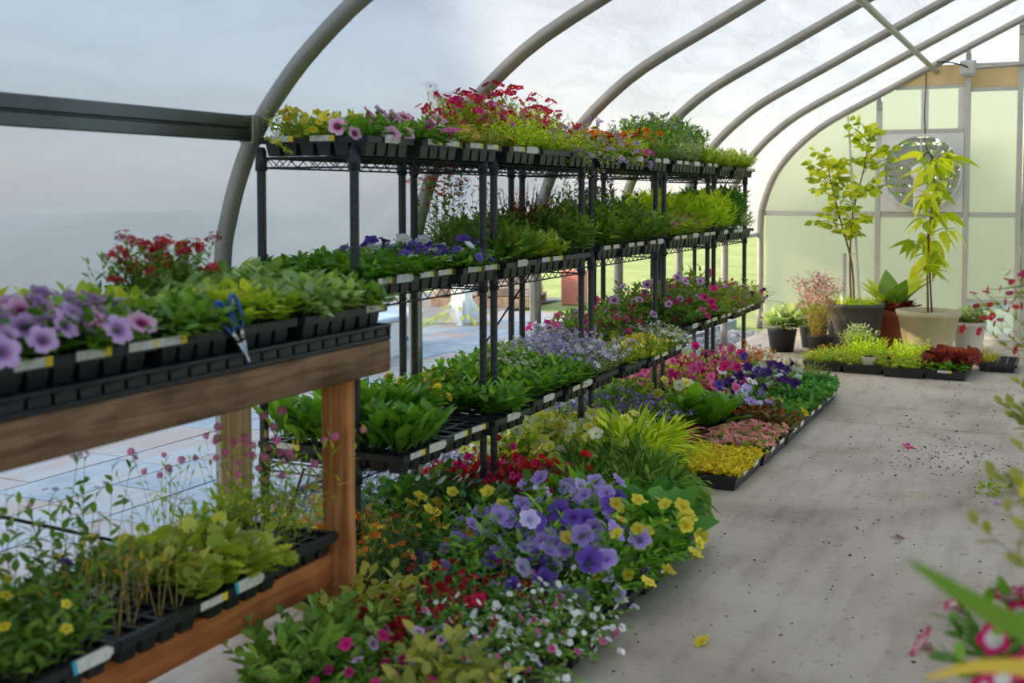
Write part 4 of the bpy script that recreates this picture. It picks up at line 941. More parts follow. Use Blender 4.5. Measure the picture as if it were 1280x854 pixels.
LX = [.40, .42, .54]; XC_ = [-2.095, -2.12, -2.05]
for (u, t_), specs in RT.items():
    ya, yb = UN[u]; st = (yb - ya + .06)/3; lx = LX[t_] if not (t_ == 2 and u >= 3) else .46
    for k, (f, d) in enumerate(specs):
        key = f if isinstance(f, str) else f(.7, .8) or 'calyel'
        g = G.get(key) or (max(5, round(lx/.068)), 4)
        labs = []
        if rnd.random() < .8 or u == 0:
            labs = [('x', .28, False), ('x', .72, rnd.random() < .25)] if rnd.random() < .7 else [('x', .5, True)]
        if k == 0 and u == 0: labs += [('y', .22, False), ('y', .6, t_ == 2)]
        gx = rnd.uniform(-.012, .012)
        xo = {0: 0, 1: 0, 2: 0}[t_]
        tray((XC_[t_] + gx, ya - .03 + (k + .5)*st, SHZ[u][t_] + .003), lx, min(.285, st - .012), None, f'{d}, {POS[k]} flat, {TIERS[t_]} tier of {ORD[u]} rack', nx=max(5, round(lx/.068)), ny=4, pn=g,
             fill=(f if callable(f) else (lambda u_, v_, f=f: f)), labels=labs, rz=rnd.uniform(-.02, .02), lean=.75 if t_ == 0 else 0.0, group=f'flats on the {TIERS[t_]} tier of the {ORD[u]} rack')

# ================================================================ WOODEN BENCH TABLE
TX0, TX1, TY0, TY1, TZ = -2.20, -1.685, .95, 2.76, .845
tb = tag(empty('wooden_table', ((TX0+TX1)/2, (TY0+TY1)/2, 0)), 'rough wooden plant table with lower rack, nearest to the camera on the left', 'table')
cxT, cyT = (TX0+TX1)/2, (TY0+TY1)/2
def tpart(name, a, b_, m, c=.004):
    a = np.array(a) - [cxT, cyT, 0]; b_ = np.array(b_) - [cxT, cyT, 0]; o = (a + b_)/2
    q = MB(); q.bbox(a - o, b_ - o, m, c); return obj(name, q.mesh(name), tb, tuple(o))
tpart('top_beam', (TX1 - .038, TY0, TZ - .089), (TX1, TY1, TZ), M['beam'], .005); tpart('top_beam', (TX0, TY0, TZ - .089), (TX0 + .038, TY1, TZ), M['beam'], .005)
for y in (TY0 + .2, 1.5, 2.1, TY1 - .24): tpart('cross_beam', (TX0 + .038, y, TZ - .089), (TX1 - .038, y + .038, TZ), M['beam'])
tpart('leg', (TX1 - .127, 2.60, 0), (TX1 - .040, 2.64, TZ - .005), M['leg'], .005); tpart('leg', (TX0 + .04, 2.60, 0), (TX0 + .127, 2.64, TZ - .09), M['leg2'], .005)
tpart('leg', (TX1 - .127, 1.385, 0), (TX1 - .040, 1.425, TZ - .005), M['leg'], .005); tpart('leg', (TX0 + .04, 1.385, 0), (TX0 + .127, 1.425, TZ - .09), M['leg2'], .005)
LZ = .275
tpart('lower_rail', (TX1 - .127 , 1.0, LZ - .089), (TX1 - .089, 2.60, LZ), M['low']); tpart('lower_rail', (TX0 + .089, 1.0, LZ - .089), (TX0 + .127, 2.60, LZ), M['low'])
for y in (1.3, 1.7, 2.15, 2.5): tpart('lower_slat', (TX0 + .127, y, LZ - .045), (TX1 - .127, y + .06, LZ - .006), M['low'])
q = MB(); q.tube([(TX0 + .05 - cxT, 1.2 - cyT, .80), (TX0 - .0 - cxT, 2.58 - cyT, .2)], .005, M['cable'], sides=6); obj('brace_rod', q.mesh('brace_rod'), tb)
# moulded black bench-top grid lying on the beams
mt = tag(empty('bench_tray', (cxT, cyT, TZ)), 'long slotted black plastic bench tray lying on the wooden table', 'bench tray')
q = MB(); hx, hy = (TX1 - TX0)/2, (TY1 - TY0)/2
q.bbox((-hx, -hy, .0), (hx, hy, .012), M['plastic'], .002)
k = 0; y = -hy
while y < hy - .02:
    for s_ in (-1, 1): q.bbox((s_*(hx - .004) - .004, y, .012), (s_*(hx - .004) + .004, y + .052, .040), M['plastic'], .003)
    y += .062
q.bbox((hx - .011, -hy, .034), (hx + .003, hy, .044), M['plastic'], .003); q.bbox((-hx - .003, -hy, .034), (-hx + .011, hy, .044), M['plastic'], .003)
for s_ in (-1, 1): q.bbox((-hx, s_*(hy - .005) - .005, .012), (hx, s_*(hy - .005) + .005, .044), M['plastic'], .003)
obj('tray_frame', q.mesh('tray_frame'), mt)
q = MB()
for i in range(1, 29): q.box((-hx, -hy + i*.0625 - .004, .030), (hx, -hy + i*.0625 + .004, .040), M['plastic'])
for i in range(1, 8): q.box((-hx + i*.064 - .004, -hy, .030), (-hx + i*.064 + .004, hy, .0395), M['plastic'])
obj('grid', q.mesh('grid'), mt)
BZ = TZ + .042
# front row, near to far; then back row
tray((-1.80, 1.62, BZ), .20, .46, None, 'flat of mauve petunias with white labels, nearest on the wooden table top', nx=3, ny=7, pn=(3, 6), fill=lambda u, v: 'petmauve' if v < .75 or u < .4 else 'mixleaf', labels=[('x', .62, False), ('x', .92, False), ('x', .3, False)], s=1.15, cells='all')
tray((-1.80, 1.99, BZ), .20, .24, None, 'flat of green bedding leaves behind the mauve petunias on the table', nx=3, ny=4, pn=(3, 4), fill=lambda u, v: 'mixleaf' if u > .3 else 'ylime', s=1.15, labels=[('x', .10, False)])
def pack(x, y, n, key, label, s=1.0, cell=.062):
    return tray((x, y, BZ), cell*3 + .02, cell*n + .02, key, label, nx=3, ny=n, pn=(3, n), s=s, jit=.006)
pack(-1.80, 2.235, 3, 'ylime', 'cell pack of yellow-green leaves beside the blue snips on the table', 1.15)
pack(-1.79, 2.49, 4, 'broadm', 'cell pack of broad grey-green leaves toward the table end', .9)
tray((-1.785, 2.68, BZ), .19, .13, None, 'small labelled flat with one red bloom at the far table end', nx=3, ny=2, pn=(3, 2), fill=lambda u, v: 'mixleaf', labels=[('x', .5, False), ('y', .3, False), ('y', .75, False)], s=1.05)
tray((-2.04, 1.62, BZ), .24, .46, None, 'back flat of petunias and leaves at the near table end', nx=4, ny=7, pn=(4, 6), fill=lambda u, v: 'petmauve' if v < .5 else 'ylime', s=1.15)
tray((-2.04, 1.99, BZ), .24, .24, 'ylime', 'back flat of yellow-green leaves between petunias and red dianthus', nx=4, ny=4, pn=(4, 4), s=1.1)
tray((-2.04, 2.29, BZ), .24, .32, None, 'back flat of red dianthus on thin stems on the table', nx=4, ny=5, pn=(4, 4), fill=lambda u, v: 'dianthus' if u < .6 else 'broadm', s=.95)
tray((-2.04, 2.60, BZ), .24, .27, 'broadm', 'back flat of broad grey-green leaves at the far end of the table', nx=4, ny=4, pn=(4, 5), s=1.05)
# snips
sn = tag(empty('garden_snips', (-1.683, 2.10, BZ + .018), 0), 'blue-handled garden snips leaning on the cell packs at the table edge', 'snips')
for s_ in (-1, 1):
    q = MB(); lp = [(s_*(.015 + .0105*math.sin(a)) + s_*.004*math.cos(a), 0, .050 + .034*math.cos(a)) for a in np.linspace(math.pi, 3*math.pi, 17)]
    q.tube(lp, .0042, M['blue'], sides=7, cap=False); q.tube([(s_*.012, 0, .018), (s_*.006, 0, -.004)], .005, M['blade'], sides=6); o = obj('handle', q.mesh('handle', True), sn, (0, 0, 0), (0, 0, math.pi/2 - .25))
    q = MB(); q.raw([(s_*.010, -.002, -.008), (-s_*.004, -.002, -.012), (-s_*.002, -.002, -.055), (s_*.010, .002, -.008), (-s_*.004, .002, -.012), (-s_*.002, .002, -.055)], [(0,1,2),(5,4,3),(0,3,4,1),(1,4,5,2),(2,5,3,0)], M['blade'])
    obj('blade', q.mesh('blade'), sn, (0, 0, 0), (0, 0, math.pi/2 - .25))
sn.rotation_euler = (R(14), R(-14), 0); sn.scale = (1.15, 1.15, 1.15); sn.location.z += .018
# lower rack of the table
def ltray(x, y, lx, ly, label, fill, pn, s=1.0, labels=(), nx=None, ny=None, cells='edge'):
    return tray((x, y, LZ + .004), lx, ly, None, label, nx=nx, ny=ny, pn=pn, fill=fill, s=s, labels=labels, cells=cells)
ltray(-1.92, 2.455, .34, .26, 'flat of pink button flowers on tall stems beside the far table leg', lambda u, v: 'gomphr' if u > .2 else 'fineg', (4, 3), 1.0)
t = ltray(-1.87, 2.17, .30, .28, 'flat of lobed yellow-green leaves with a big white label, lower table rack', lambda u, v: 'heuch', (4, 4), .95)
add_label(t, .155, .0, .055, math.pi/2, True, 'b', -.25); add_label(t, .155, -.13, .05, math.pi/2)
t = ltray(-1.87, 1.885, .30, .26, 'cell pack of dry brown stalks at the front of the lower rack', lambda u, v: 'stick' if u > .3 else 'yelviola', (4, 4), 1.0, (), 5, 4, 'all')
t = ltray(-1.89, 1.62, .34, .26, 'flat of small yellow violas, nearest on the lower table rack', lambda u, v: 'yelviola', (4, 3), 1.0)
add_label(t, .175, .06, .05, math.pi/2, True, 'b', -.25)
ltray(-2.10, 1.92, .16, .40, 'narrow flat of pale salvia on the back of the lower rack', lambda u, v: 'salvpale', (2, 4), 1.0)
ltray(-2.10, 2.28, .16, .26, 'narrow flat of green stems and pink buttons behind the lobed leaves', lambda u, v: 'gomphr' if rnd.random() < .4 else None, (2, 3), .9)

# ================================================================ FLOOR BED
FL = [  # x, y, lx, ly, label, fill, grid, kind
 (-1.46, 2.28, .54, .28, 'floor flat of leafy green plants and small purple flowers, closest to the camera', lambda u, v: 'leafyd' if u < .35 else ('calpur' if u < .8 else 'leafyy'), (5, 3)),
 (-1.44, 2.58, .54, .28, 'floor flat of dark red calibrachoa beside white bacopa, in front of the table leg', lambda u, v: 'leafyy' if u < .16 else ('calred' if u < .5 else 'bacopa'), (6, 3)),
 (-1.40, 2.88, .54, .28, 'floor flat of white and blush bacopa spilling onto the concrete', lambda u, v: 'calred' if u < .42 else 'bacopa', (6, 3)),
 (-1.40, 3.19, .54, .28, 'floor flat of lilac petunias mixed with yellow petunias at its right', lambda u, v: 'petlil' if u < .72 else 'petyel', (5, 3)),
 (-1.40, 3.50, .54, .28, 'floor flat of lilac petunias with yellow trumpets toward the aisle', lambda u, v: 'petlil' if u < .62 else 'petyel', (5, 3)),
 (-1.42, 3.82, .54, .28, 'floor flat of large dark green leaves behind the yellow petunias', lambda u, v: 'petlil' if u < .4 and v < .5 else ('biglime' if u < .55 else 'bigleaf'), (4, 2)),
 (-1.50, 4.16, .40, .28, 'floor flat of large green paddle leaves and fine dark grass', lambda u, v: 'bigleaf' if u > .66 and v < .6 else 'grassd', (3, 2)),
 (-1.62, 4.44, .40, .28, 'floor flat of fine dark green grass tufts', lambda u, v: 'grassd', (3, 2)),
 (-1.99, 2.98, .50, .28, 'floor flat of orange coreopsis behind the far table leg', lambda u, v: 'orangebl' if u < .55 else 'orangeb', (5, 3)),
 (-1.98, 3.28, .54, .28, 'floor flat of yellow petunias and small orange flowers under the rack end', lambda u, v: 'bluest' if u < .35 else ('orangeb' if v < .4 else 'petyel'), (5, 3)),
 (-1.98, 3.59, .54, .28, 'floor flat of dark round leaves under the nearest rack', lambda u, v: 'darkbush', (5, 3)),
 (-1.94, 3.92, .54, .28, 'floor flat of red fuchsia under the second rack', lambda u, v: 'fuchsia', (5, 3)),
 (-1.94, 4.23, .54, .28, 'floor flat of fuchsia and yellow button flowers under the second rack', lambda u, v: 'fuchsia' if v < .5 else 'yelmar', (5, 3)),
 (-2.00, 4.54, .54, .28, 'floor flat of pale yellow petunias under the second rack', lambda u, v: 'palepet', (4, 3)),
 (-2.00, 4.86, .54, .28, 'floor flat of cream and yellow petunias between the racks', lambda u, v: 'palepet', (4, 3)),
 (-2.00, 5.20, .54, .30, 'floor flat of purple verbena under the middle rack', lambda u, v: 'verbpur', (4, 3)),
 (-2.00, 5.55, .54, .30, 'floor flat of violet verbena heads under the middle rack', lambda u, v: 'verbpur', (4, 3)),
 (-2.02, 5.90, .54, .30, 'floor flat of yellow-green foliage under the fourth rack', lambda u, v: 'palepet' if rnd.random() < .3 else 'bushg', (4, 3)),
 (-2.02, 6.30, .54, .30, 'floor flat of pink petunias under the fourth rack', lambda u, v: 'petpk', (4, 3)),
 (-2.00, 6.66, .54, .30, 'floor flat of bright pink petunias behind the dark violet ones', lambda u, v: 'petpk', (4, 3)),
 (-2.00, 7.05, .54, .30, 'floor flat of pink petunias at the far rack', lambda u, v: 'petpk' if u < .7 else 'rustfl', (4, 3)),
 (-1.70, 4.84, .30, .46, 'floor flat of lime green grass beside the yellow sedum', lambda u, v: 'grassl', (2, 3)),
 (-1.65, 5.34, .28, .46, 'floor flat of bronze-leaved red begonias behind the sedum', lambda u, v: 'begred' if v < .7 else None, (3, 5)),
 (-1.66, 5.80, .30, .40, 'floor flat of big lime-green paddle leaves', lambda u, v: 'biglime', (2, 2)),
 (-1.58, 6.16, .30, .28, 'floor flat of lilac and red-white petunias beside the green seedlings', lambda u, v: 'petlil2' if u > .4 else 'petbic', (3, 3)),
 (-1.60, 6.50, .32, .34, 'floor flat of dark violet petunias and empty front cells', lambda u, v: None if u > .7 and v < .55 else 'petdeep', (3, 3)),
 (-1.64, 6.90, .34, .40, 'floor flat of velvet violet petunias with white ones', lambda u, v: 'petdeep', (3, 3)),
 (-1.55, 7.34, .34, .46, 'floor flat of wispy olive heath-like plants', lambda u, v: 'heath', (3, 4)),
 (-1.88, 7.50, .34, .46, 'floor flat of rust-red flowers behind the wispy olive plants', lambda u, v: 'rustfl', (3, 4)),
]
for (x, y, lx, ly, lab, f, g) in FL:
    tray((x + rnd.uniform(-.01, .01), y, .002), lx, ly, None, lab, pn=g, fill=f, rz=rnd.uniform(-.03, .03), jit=.02, labels=[('x', .5, rnd.random() < .5)] if rnd.random() < .5 else (), group='flats standing on the concrete floor')
EDGE = [('flat of clipped yellow sedum at the corner of the aisle', lambda u, v: 'sedum', (5, 9)),
        ('flat of pink begonias behind the yellow sedum', lambda u, v: 'begpink', (4, 7)),
        ('flat of bronze begonias and yellow pansies along the aisle', lambda u, v: 'begdark' if v < .6 or u < .4 else 'pansyel', (4, 7)),
        ('flat of green seedlings with a few yellow pansies along the aisle', lambda u, v: 'pansyel' if v < .5 else 'basil', (4, 8)),
        ('flat of dense dark green seedlings at the far end of the aisle row', lambda u, v: 'basil', (4, 8))]
for k, (lab, f, g) in enumerate(EDGE):
    tray((-1.355 + rnd.uniform(-.008, .008), 4.975 + k*.495, .002), .28, .475, None, lab, kind='flat', pn=g, fill=f, rz=rnd.uniform(-.02, .02), labels=[('x', .3, False), ('x', .7, k % 2 == 0)], group='flats along the aisle edge')

# ================================================================ FAR END
def lathe_pot(name, loc, prof, mat, label, soil_r, soil_z, cat='plant pot'):
    t = tag(empty(name, loc), label, cat); q = MB(); q.lathe(prof, mat, 32); obj('pot', q.mesh('pot', True), t)
    q = MB(); q.lathe([(soil_r, soil_z), (soil_r*.5, soil_z + .012), (0, soil_z + .015)], M['soil'], 20); obj('soil', q.mesh('soil', True), t); return t
gp = lathe_pot('potted_citrus_tree', (-1.47, 9.35, 0), [(0, 0), (.165, 0), (.175, .02), (.215, .30), (.222, .36), (.23, .365), (.232, .395), (.215, .395), (.205, .34), (0, .33)], M['gpot'], 'staked citrus tree in a round dark grey pot by the end wall', .205, .35, 'potted tree')
gp.children[0]['label'] = 'dark grey round pot'
def tree(parent, base, trunks, leaf, lm, n, L, zr, rad, ns=26, hang=0.0, roll=.7):
    """trunks: list of polylines; twigs off them; every leaf its own object"""
    rg = np.random.default_rng(len(leaf) + n)
    for tr in trunks:
        q = MB(); q.tube(dense(tr, 3), .009, M['bark'], .004, sides=7); obj('trunk', q.mesh('trunk', True), parent)
    LMs = []
    for v in range(6):
        b = MB(); b.inst(LT[leaf], np.array([np.eye(3)]), np.zeros((1, 3)), LM[lm], [v/5*.9 + .05]); LMs.append(b.mesh('leaf', True))
    tw = MB(); k = 0
    for i in range(ns):
        tr = np.array(dense(trunks[i % len(trunks)], 6)); t = rg.uniform(zr, 1.0); p = tr[int(t*(len(tr)-1))]
        az = i*2.4 + rg.uniform(-.4, .4); el = rg.uniform(.1, .9); ln = rg.uniform(.4, 1.0)*rad
        d = np.array([math.cos(az)*math.cos(el), math.sin(az)*math.cos(el), math.sin(el)]); e = p + d*ln
        tw.tube([p, (p+e)/2 + [0, 0, .02], e], .004, M['bark'] if i % 2 else M['stem'], .0018, 4)
        m = n//ns + 1
        for j in range(m):
            tt = .25 + .75*(j + rg.random())/m; pos = p + d*ln*tt; a2 = rg.uniform(0, 6.28); dd = norm(d*.5 + np.array([math.cos(a2), math.sin(a2), rg.uniform(-.6, .5) - hang]))
            o = obj('leaf', LMs[rg.integers(0, 6)], parent, tuple(pos), None, rg.uniform(*L)); o.rotation_euler = Matrix(frame_leaf(dd, rg.uniform(-roll, roll)).tolist()).to_euler(); k += 1
    obj('twigs', tw.mesh('twigs'), parent)
tree(gp, None, [[(-.02, 0, .34), (-.04, .02, .7), (-.02, .0, 1.1), (.06, .0, 1.45), (.10, 0, 1.72)], [(.0, .0, .34), (-.02, -.02, .7), (-.10, -.02, 1.0), (-.18, -.02, 1.3), (-.22, 0, 1.48)]], 'ovw', 'tree', 420, (.06, .088), .40, .30, 52, .15, 1.4)
q = MB(); q.tube([(.05, 0, .3), (-.07, 0, 1.86)], .010, M['stake'], sides=7); obj('stake', q.mesh('stake'), gp, label='white stake tied to the tree')
q = MB(); q.tube([(-.09, .03, .3), (-.09, .03, .78)], .02, M['stake'], sides=8); obj('trunk_guard', q.mesh('trunk_guard'), gp)
for z in (.78, 1.0):
    q = MB(); q.tube([(.03*math.cos(a) + .0, .03*math.sin(a), 0) for a in np.linspace(0, 6.28, 13)], .004, M['white'], sides=4); obj('tie', q.mesh('tie'), gp, (-.02, 0, z))
for i in range(12): put_plant(gp, 'fineyel', (rnd.uniform(-.14, .15), rnd.uniform(-.14, .14), .34), .55)
cp = lathe_pot('potted_avocado_tree', (-.905, 9.2, 0), [(0, 0), (.15, 0), (.16, .015), (.218, .325), (.228, .33), (.236, .372), (.220, .375), (.208, .32), (0, .31)], M['cpot'], 'avocado tree with long drooping leaves in a cream pot', .212, .335, 'potted tree')
tree(cp, None, [[(.0, 0, .32), (-.01, 0, .65), (.0, 0, 1.0), (.02, 0, 1.25), (.03, 0, 1.5)]], 'avo', 'avo', 100, (.13, .22), .24, .21, 24, .6)
q = MB(); q.tube([(.03, -.01, .3), (-.015, .02, .95)], .007, M['cable'], sides=6); obj('stake', q.mesh('stake'), cp, label='dark thin stake')
for k in range(3):
    q = MB(); q.lathe([(0, 0), (.035, .005), (.04, .02), (.02, .04), (0, .042)], M['stone'], 8); obj('pebble', q.mesh('pebble', True), cp, (.06 + .05*k, -.1 + .03*k, .33))
tp = lathe_pot('potted_foliage_plant', (-1.235, 9.72, 0), [(0, 0), (.12, 0), (.13, .02), (.165, .26), (.18, .265), (.185, .33), (.168, .33), (.16, .28), (0, .27)], M['tpot'], 'broad-leaved foliage plant in a terracotta pot between the two trees', .16, .29, 'potted plant')
for k in range(11):
    a = k*2.4; b = MB(); dd = norm([math.cos(a)*.55, math.sin(a)*.55, 1.1]); b.inst(LT['big'], np.array([frame_leaf(dd)]), np.zeros((1, 3)), LM['ygreen' if k % 2 else 'mid'], [.5]); obj('leaf', b.mesh('leaf', True), tp, (.04*math.cos(a), .04*math.sin(a), .28), None, rnd.uniform(.26, .46))
for i in range(5): put_plant(tp, 'heuchb', (.09*math.cos(i*1.26), .09*math.sin(i*1.26), .28), .8)
wp = lathe_pot('potted_seedling', (-.66, 9.85, 0), [(0, 0), (.095, 0), (.10, .01), (.122, .20), (.13, .205), (.132, .235), (.118, .235), (.11, .19), (0, .18)], M['wpot'], 'small leafy seedling in a little white pot beside the cream pot', .112, .2, 'potted plant')
for i in range(4): put_plant(wp, 'varieg', (rnd.uniform(-.05, .05), rnd.uniform(-.05, .05), .2), .75)
put_plant(wp, 'olivetall', (.05, 0, .2), .55)
# flats in front of the pots
FE = [(-1.52, 8.52, 'low yellow-green creeping plants, leftmost of the black floor flats by the pots', lambda u, v: 'lowmix', (3, 5), 'flat'),
      (-1.24, 8.50, 'low mixed plants with a white tub in a black flat before the grey pot', lambda u, v: 'lowmix' if v < .6 else 'fineyel', (3, 4), 'flat'),
      (-.96, 8.44, 'fine yellow-green plants in a black flat before the cream pot', lambda u, v: 'lowmix' if v < .4 else 'fineyel', (3, 4), 'flat'),
      (-.69, 8.46, 'burgundy leaves and green primrose-like leaves in a labelled black flat', lambda u, v: 'heuchb' if v > .35 else 'broad', (3, 4), 'flat')]
for (x, y, lab, f, g, kd) in FE: tray((x, y, .002), .27, .50, None, lab, kind=kd, pn=g, fill=f, s=.92, jit=.02, rz=rnd.uniform(-.03, .03), labels=[('y', .5, False)] if x > -.7 else (), group='black flats before the big pots')
t = tray((-.40, 8.95, .002), .26, .46, None, 'golden tufts and bare cells in the flat at the right of the burgundy leaves', pn=(3, 5), fill=lambda u, v: 'goldtuft' if u < .5 and v < .6 else None)
sp1 = lathe_pot('potted_sage', (-1.36, 8.86, 0), [(0, 0), (.06, 0), (.075, .11), (.08, .115), (.07, .115), (0, .1)], M['plastic'], 'grey-green sage shrub in a small black pot before the grey pot', .07, .1, 'potted plant')
for i in range(5): put_plant(sp1, 'sagesh', (rnd.uniform(-.05, .05), rnd.uniform(-.05, .05), .1), 1.0)
wt = lathe_pot('small_white_tub', (-1.20, 8.30, .062), [(0, 0), (.045, 0), (.055, .055), (.06, .06), (.05, .06), (0, .05)], M['wpot'], 'small white plastic tub of seedlings standing in a black flat', .05, .05, 'plant pot')
for i in range(3): put_plant(wt, 'lowmix', (rnd.uniform(-.03, .03), rnd.uniform(-.03, .03), .05), .7)
gr = lathe_pot('potted_gaura', (-1.66, 9.0, 0), [(0, 0), (.08, 0), (.10, .16), (.105, .165), (.095, .165), (0, .15)], M['plastic'], 'wispy pink-flowered gaura in a black pot left of the grey pot', .09, .15, 'potted plant')
for i in range(6): put_plant(gr, 'gaura', (rnd.uniform(-.06, .06), rnd.uniform(-.06, .06), .15), rnd.uniform(.95, 1.15))
vg = lathe_pot('potted_variegated_plant', (-2.0, 9.2, 0), [(0, 0), (.09, 0), (.115, .17), (.12, .175), (.11, .175), (0, .16)], M['plastic'], 'pale broad-leaved plant in a black pot left of the pink gaura', .1, .16, 'potted plant')
for i in range(5): put_plant(vg, 'varieg', (rnd.uniform(-.07, .07), rnd.uniform(-.07, .07), .16), 1.0)
v2 = lathe_pot('potted_green_bush', (-1.82, 9.55, 0), [(0, 0), (.09, 0), (.115, .17), (.12, .175), (.11, .175), (0, .16)], M['plastic'], 'round green bush in a black pot behind the pink gaura', .1, .16, 'potted plant')
for i in range(5): put_plant(v2, 'bushg', (rnd.uniform(-.07, .07), rnd.uniform(-.07, .07), .16), 1.0)

# ================================================================ RIGHT BENCH (plants lean in from the right edge)
rb = tag(empty('side_bench', (.57, 3.0, 0)), 'low wooden bench along the right of the aisle carrying potted flowers', 'bench')
for y in (-2.1, -.7, .7, 2.1):
    for x in (-.3, .3): 
        q = MB(); q.bbox((x - .03, y - .03, 0), (x + .03, y + .03, .40), M['leg'], .004); obj('leg', q.mesh('leg'), rb)
for k in range(6):
    q = MB(); q.bbox((-.36 + k*.123, -2.3, .40), (-.36 + k*.123 + .11, 2.3, .43), M['beam'], .004); obj('slat', q.mesh('slat'), rb)
def black_pot(x, y, z, label, name, h=.15, r=.09):
    return lathe_pot(name, (x, y, z), [(0, 0), (r*.75, 0), (r*.95, h), (r, h + .005), (r*.92, h + .005), (0, h - .015)], M['plastic'], label, r*.9, h - .012, 'potted plant')
p1 = black_pot(.36, 1.25, .432, 'broad-leaved plant with green and yellowing leaves, closest to the camera at right', 'potted_canna')
def strap(parent, pts, wid, lm, var=.5, name='leaf', face=(0, 0, 1.)):
    P = np.array(dense(pts, 4)); n = len(P); V = []; F = []
    T = np.gradient(P, axis=0); T /= np.linalg.norm(T, axis=1)[:, None]
    for i in range(n):
        s_ = np.cross(T[i], face); s_ /= np.linalg.norm(s_) + 1e-9; t = i/(n-1); w_ = wid*math.sin(math.pi*min(1, .12 + .88*t)**1.0)**.7 if t < 1 else 0; w_ = max(w_, .001)
        up = np.cross(s_, T[i]); V += [P[i] - s_*w_ + up*w_*.3, P[i], P[i] + s_*w_ + up*w_*.3]
    for i in range(n-1):
        a = 3*i; F += [(a, a+1, a+4, a+3), (a+1, a+2, a+5, a+4)]
    b = MB(); b.raw(V, F, LM[lm], var); return obj(name, b.mesh('leaf', True), parent)
strap(p1, [(0, 0, .14), (-.10, -.02, .27), (-.25, -.03, .345), (-.40, -.04, .40), (-.492, -.05, .452)], .017, 'ygreen', .1, face=(-.1, -.75, .66))
strap(p1, [(0, 0, .14), (-.12, -.03, .28), (-.28, -.04, .345), (-.40, -.05, .36), (-.475, -.05, .335)], .011, 'dryl', .8, 'dry_leaf', face=(0, -.7, .7))['label'] = 'yellowing dry leaf'
strap(p1, [(0, 0, .14), (-.10, .10, .32), (-.24, .15, .45), (-.34, .18, .50), (-.40, .20, .47)], .03, 'gold', .6, face=(0, -.8, .6))
for k in range(7):
    a = k*.9 + .4; strap(p1, [(0, 0, .14), (.08*math.cos(a), .08*math.sin(a), .32), (.2*math.cos(a), .2*math.sin(a), .44), (.3*math.cos(a), .3*math.sin(a), .42)], .035, 'green', rnd.random())
p2 = black_pot(.02, 1.86, .40, 'hot pink white-eyed petunias in a black pot at the lower right', 'potted_petunia', .14, .09)
put_plant(p2, 'pethot', (-.07, -.03, .12), 1.05); put_plant(p2, 'pethot', (-.05, -.06, .12), 1.05); put_plant(p2, 'pethot', (.03, -.02, .12), 1.0); put_plant(p2, 'pethot', (-.06, .04, .12), 1.0)
cr = tag(empty('upturned_crate', (.02, 1.86, 0)), 'upturned black plastic crate under the hot pink petunias', 'crate')
for k in range(5):
    q = MB(); q.bbox((-.14, -.14, k*.08), (.14, .14, k*.08 + .06), M['plastic'], .006); obj('crate_band', q.mesh('crate_band'), cr)
q = MB(); q.bbox((-.13, -.13, .0), (.13, .13, .398), M['flat'], .006); obj('crate_core', q.mesh('crate_core'), cr)
p3 = black_pot(.30, 3.3, .432, 'tall red-flowered plant reaching in from the right edge', 'potted_salvia', .18, .11)
for i in range(5): put_plant(p3, 'redtall', (rnd.uniform(-.07, .0), rnd.uniform(-.07, .07), .16), 1.05, tilt=(rnd.uniform(-.1, .1), -.52 + rnd.uniform(-.2, .2)), rot=0)
for k, y in enumerate((1.75, 2.15, 2.6, 3.0)):
    p4 = black_pot(.26, y, .432, ['nearest', 'second', 'third', 'fourth'][k] + ' of four tall olive-green foliage plants on the right bench', 'potted_foliage', .15, .09)
    for i in range(7): put_plant(p4, 'olivetall', (rnd.uniform(-.06, .03), rnd.uniform(-.06, .06), .14), 1.15, tilt=(0, -.36 + rnd.uniform(-.25, .2)), rot=rnd.choice((0, .3, -.3)))
    p4['group'] = 'foliage pots on the right bench'

# ================================================================ ON THE FLOOR
rg = np.random.default_rng(21); nd = 900
X = rg.uniform(-1.15, .6, nd); Y = 2.2 + 6.2*rg.random(nd)**.9
keep = np.ones(nd, bool); X[:260] = rg.normal(-.5, .22, 260); Y[:260] = rg.normal(5.75, .25, 260)
db = MB(); ss = rg.uniform(.002, .007, nd)*np.where(rg.random(nd) < .12, 1.8, 1)
db.inst((Vs_*[1, .6, .5], Fs_, [0]*6), np.array([frame_fl([rg.normal()*.2, rg.normal()*.2, 1], rg.uniform(0, 6))*s_ for s_ in ss]), np.stack([X, Y, np.full(nd, .002)], 1), M['soil'], rg.random(nd))
o = obj('soil_crumbs', db.mesh('soil_crumbs'), kind='stuff'); tag(o, 'dark crumbs of soil scattered over the grey concrete aisle', 'debris')
def petal_drop(x, y, fm, label, fl='four', s=.03):
    o = obj('fallen_blossom', blossom_mesh(fl, fm), None, (x, y, .008), (.4, .3, x*9), s); tag(o, label, 'blossom')
petal_drop(-.665, 5.93, 'magenta', 'magenta blossom lying alone on the concrete before the slab joint')
petal_drop(-.52, 4.36, 'magenta', 'magenta blossom lying on the middle of the concrete aisle')
petal_drop(-.50, 5.0, 'yellow', 'tiny yellow petal lying on the aisle', 'four', .014)
petal_drop(-.22, 5.0, 'mauve', 'mauve petal beside the loose green sprig', 'four', .022)
q = empty('fallen_sprig', (-.26, 5.17, .006)); tag(q, 'loose green sprig lying on the right of the aisle', 'sprig')
me = plant_data('lowmix', 0)[0]; o = obj('leaves', me, q, (0, 0, .02), (1.5, 0, .4), (.8, .5, .9))
petal_drop(-.885, 3.08, 'yellow', 'yellow trumpet fallen on the concrete beside the petunias', 'pet', .028)

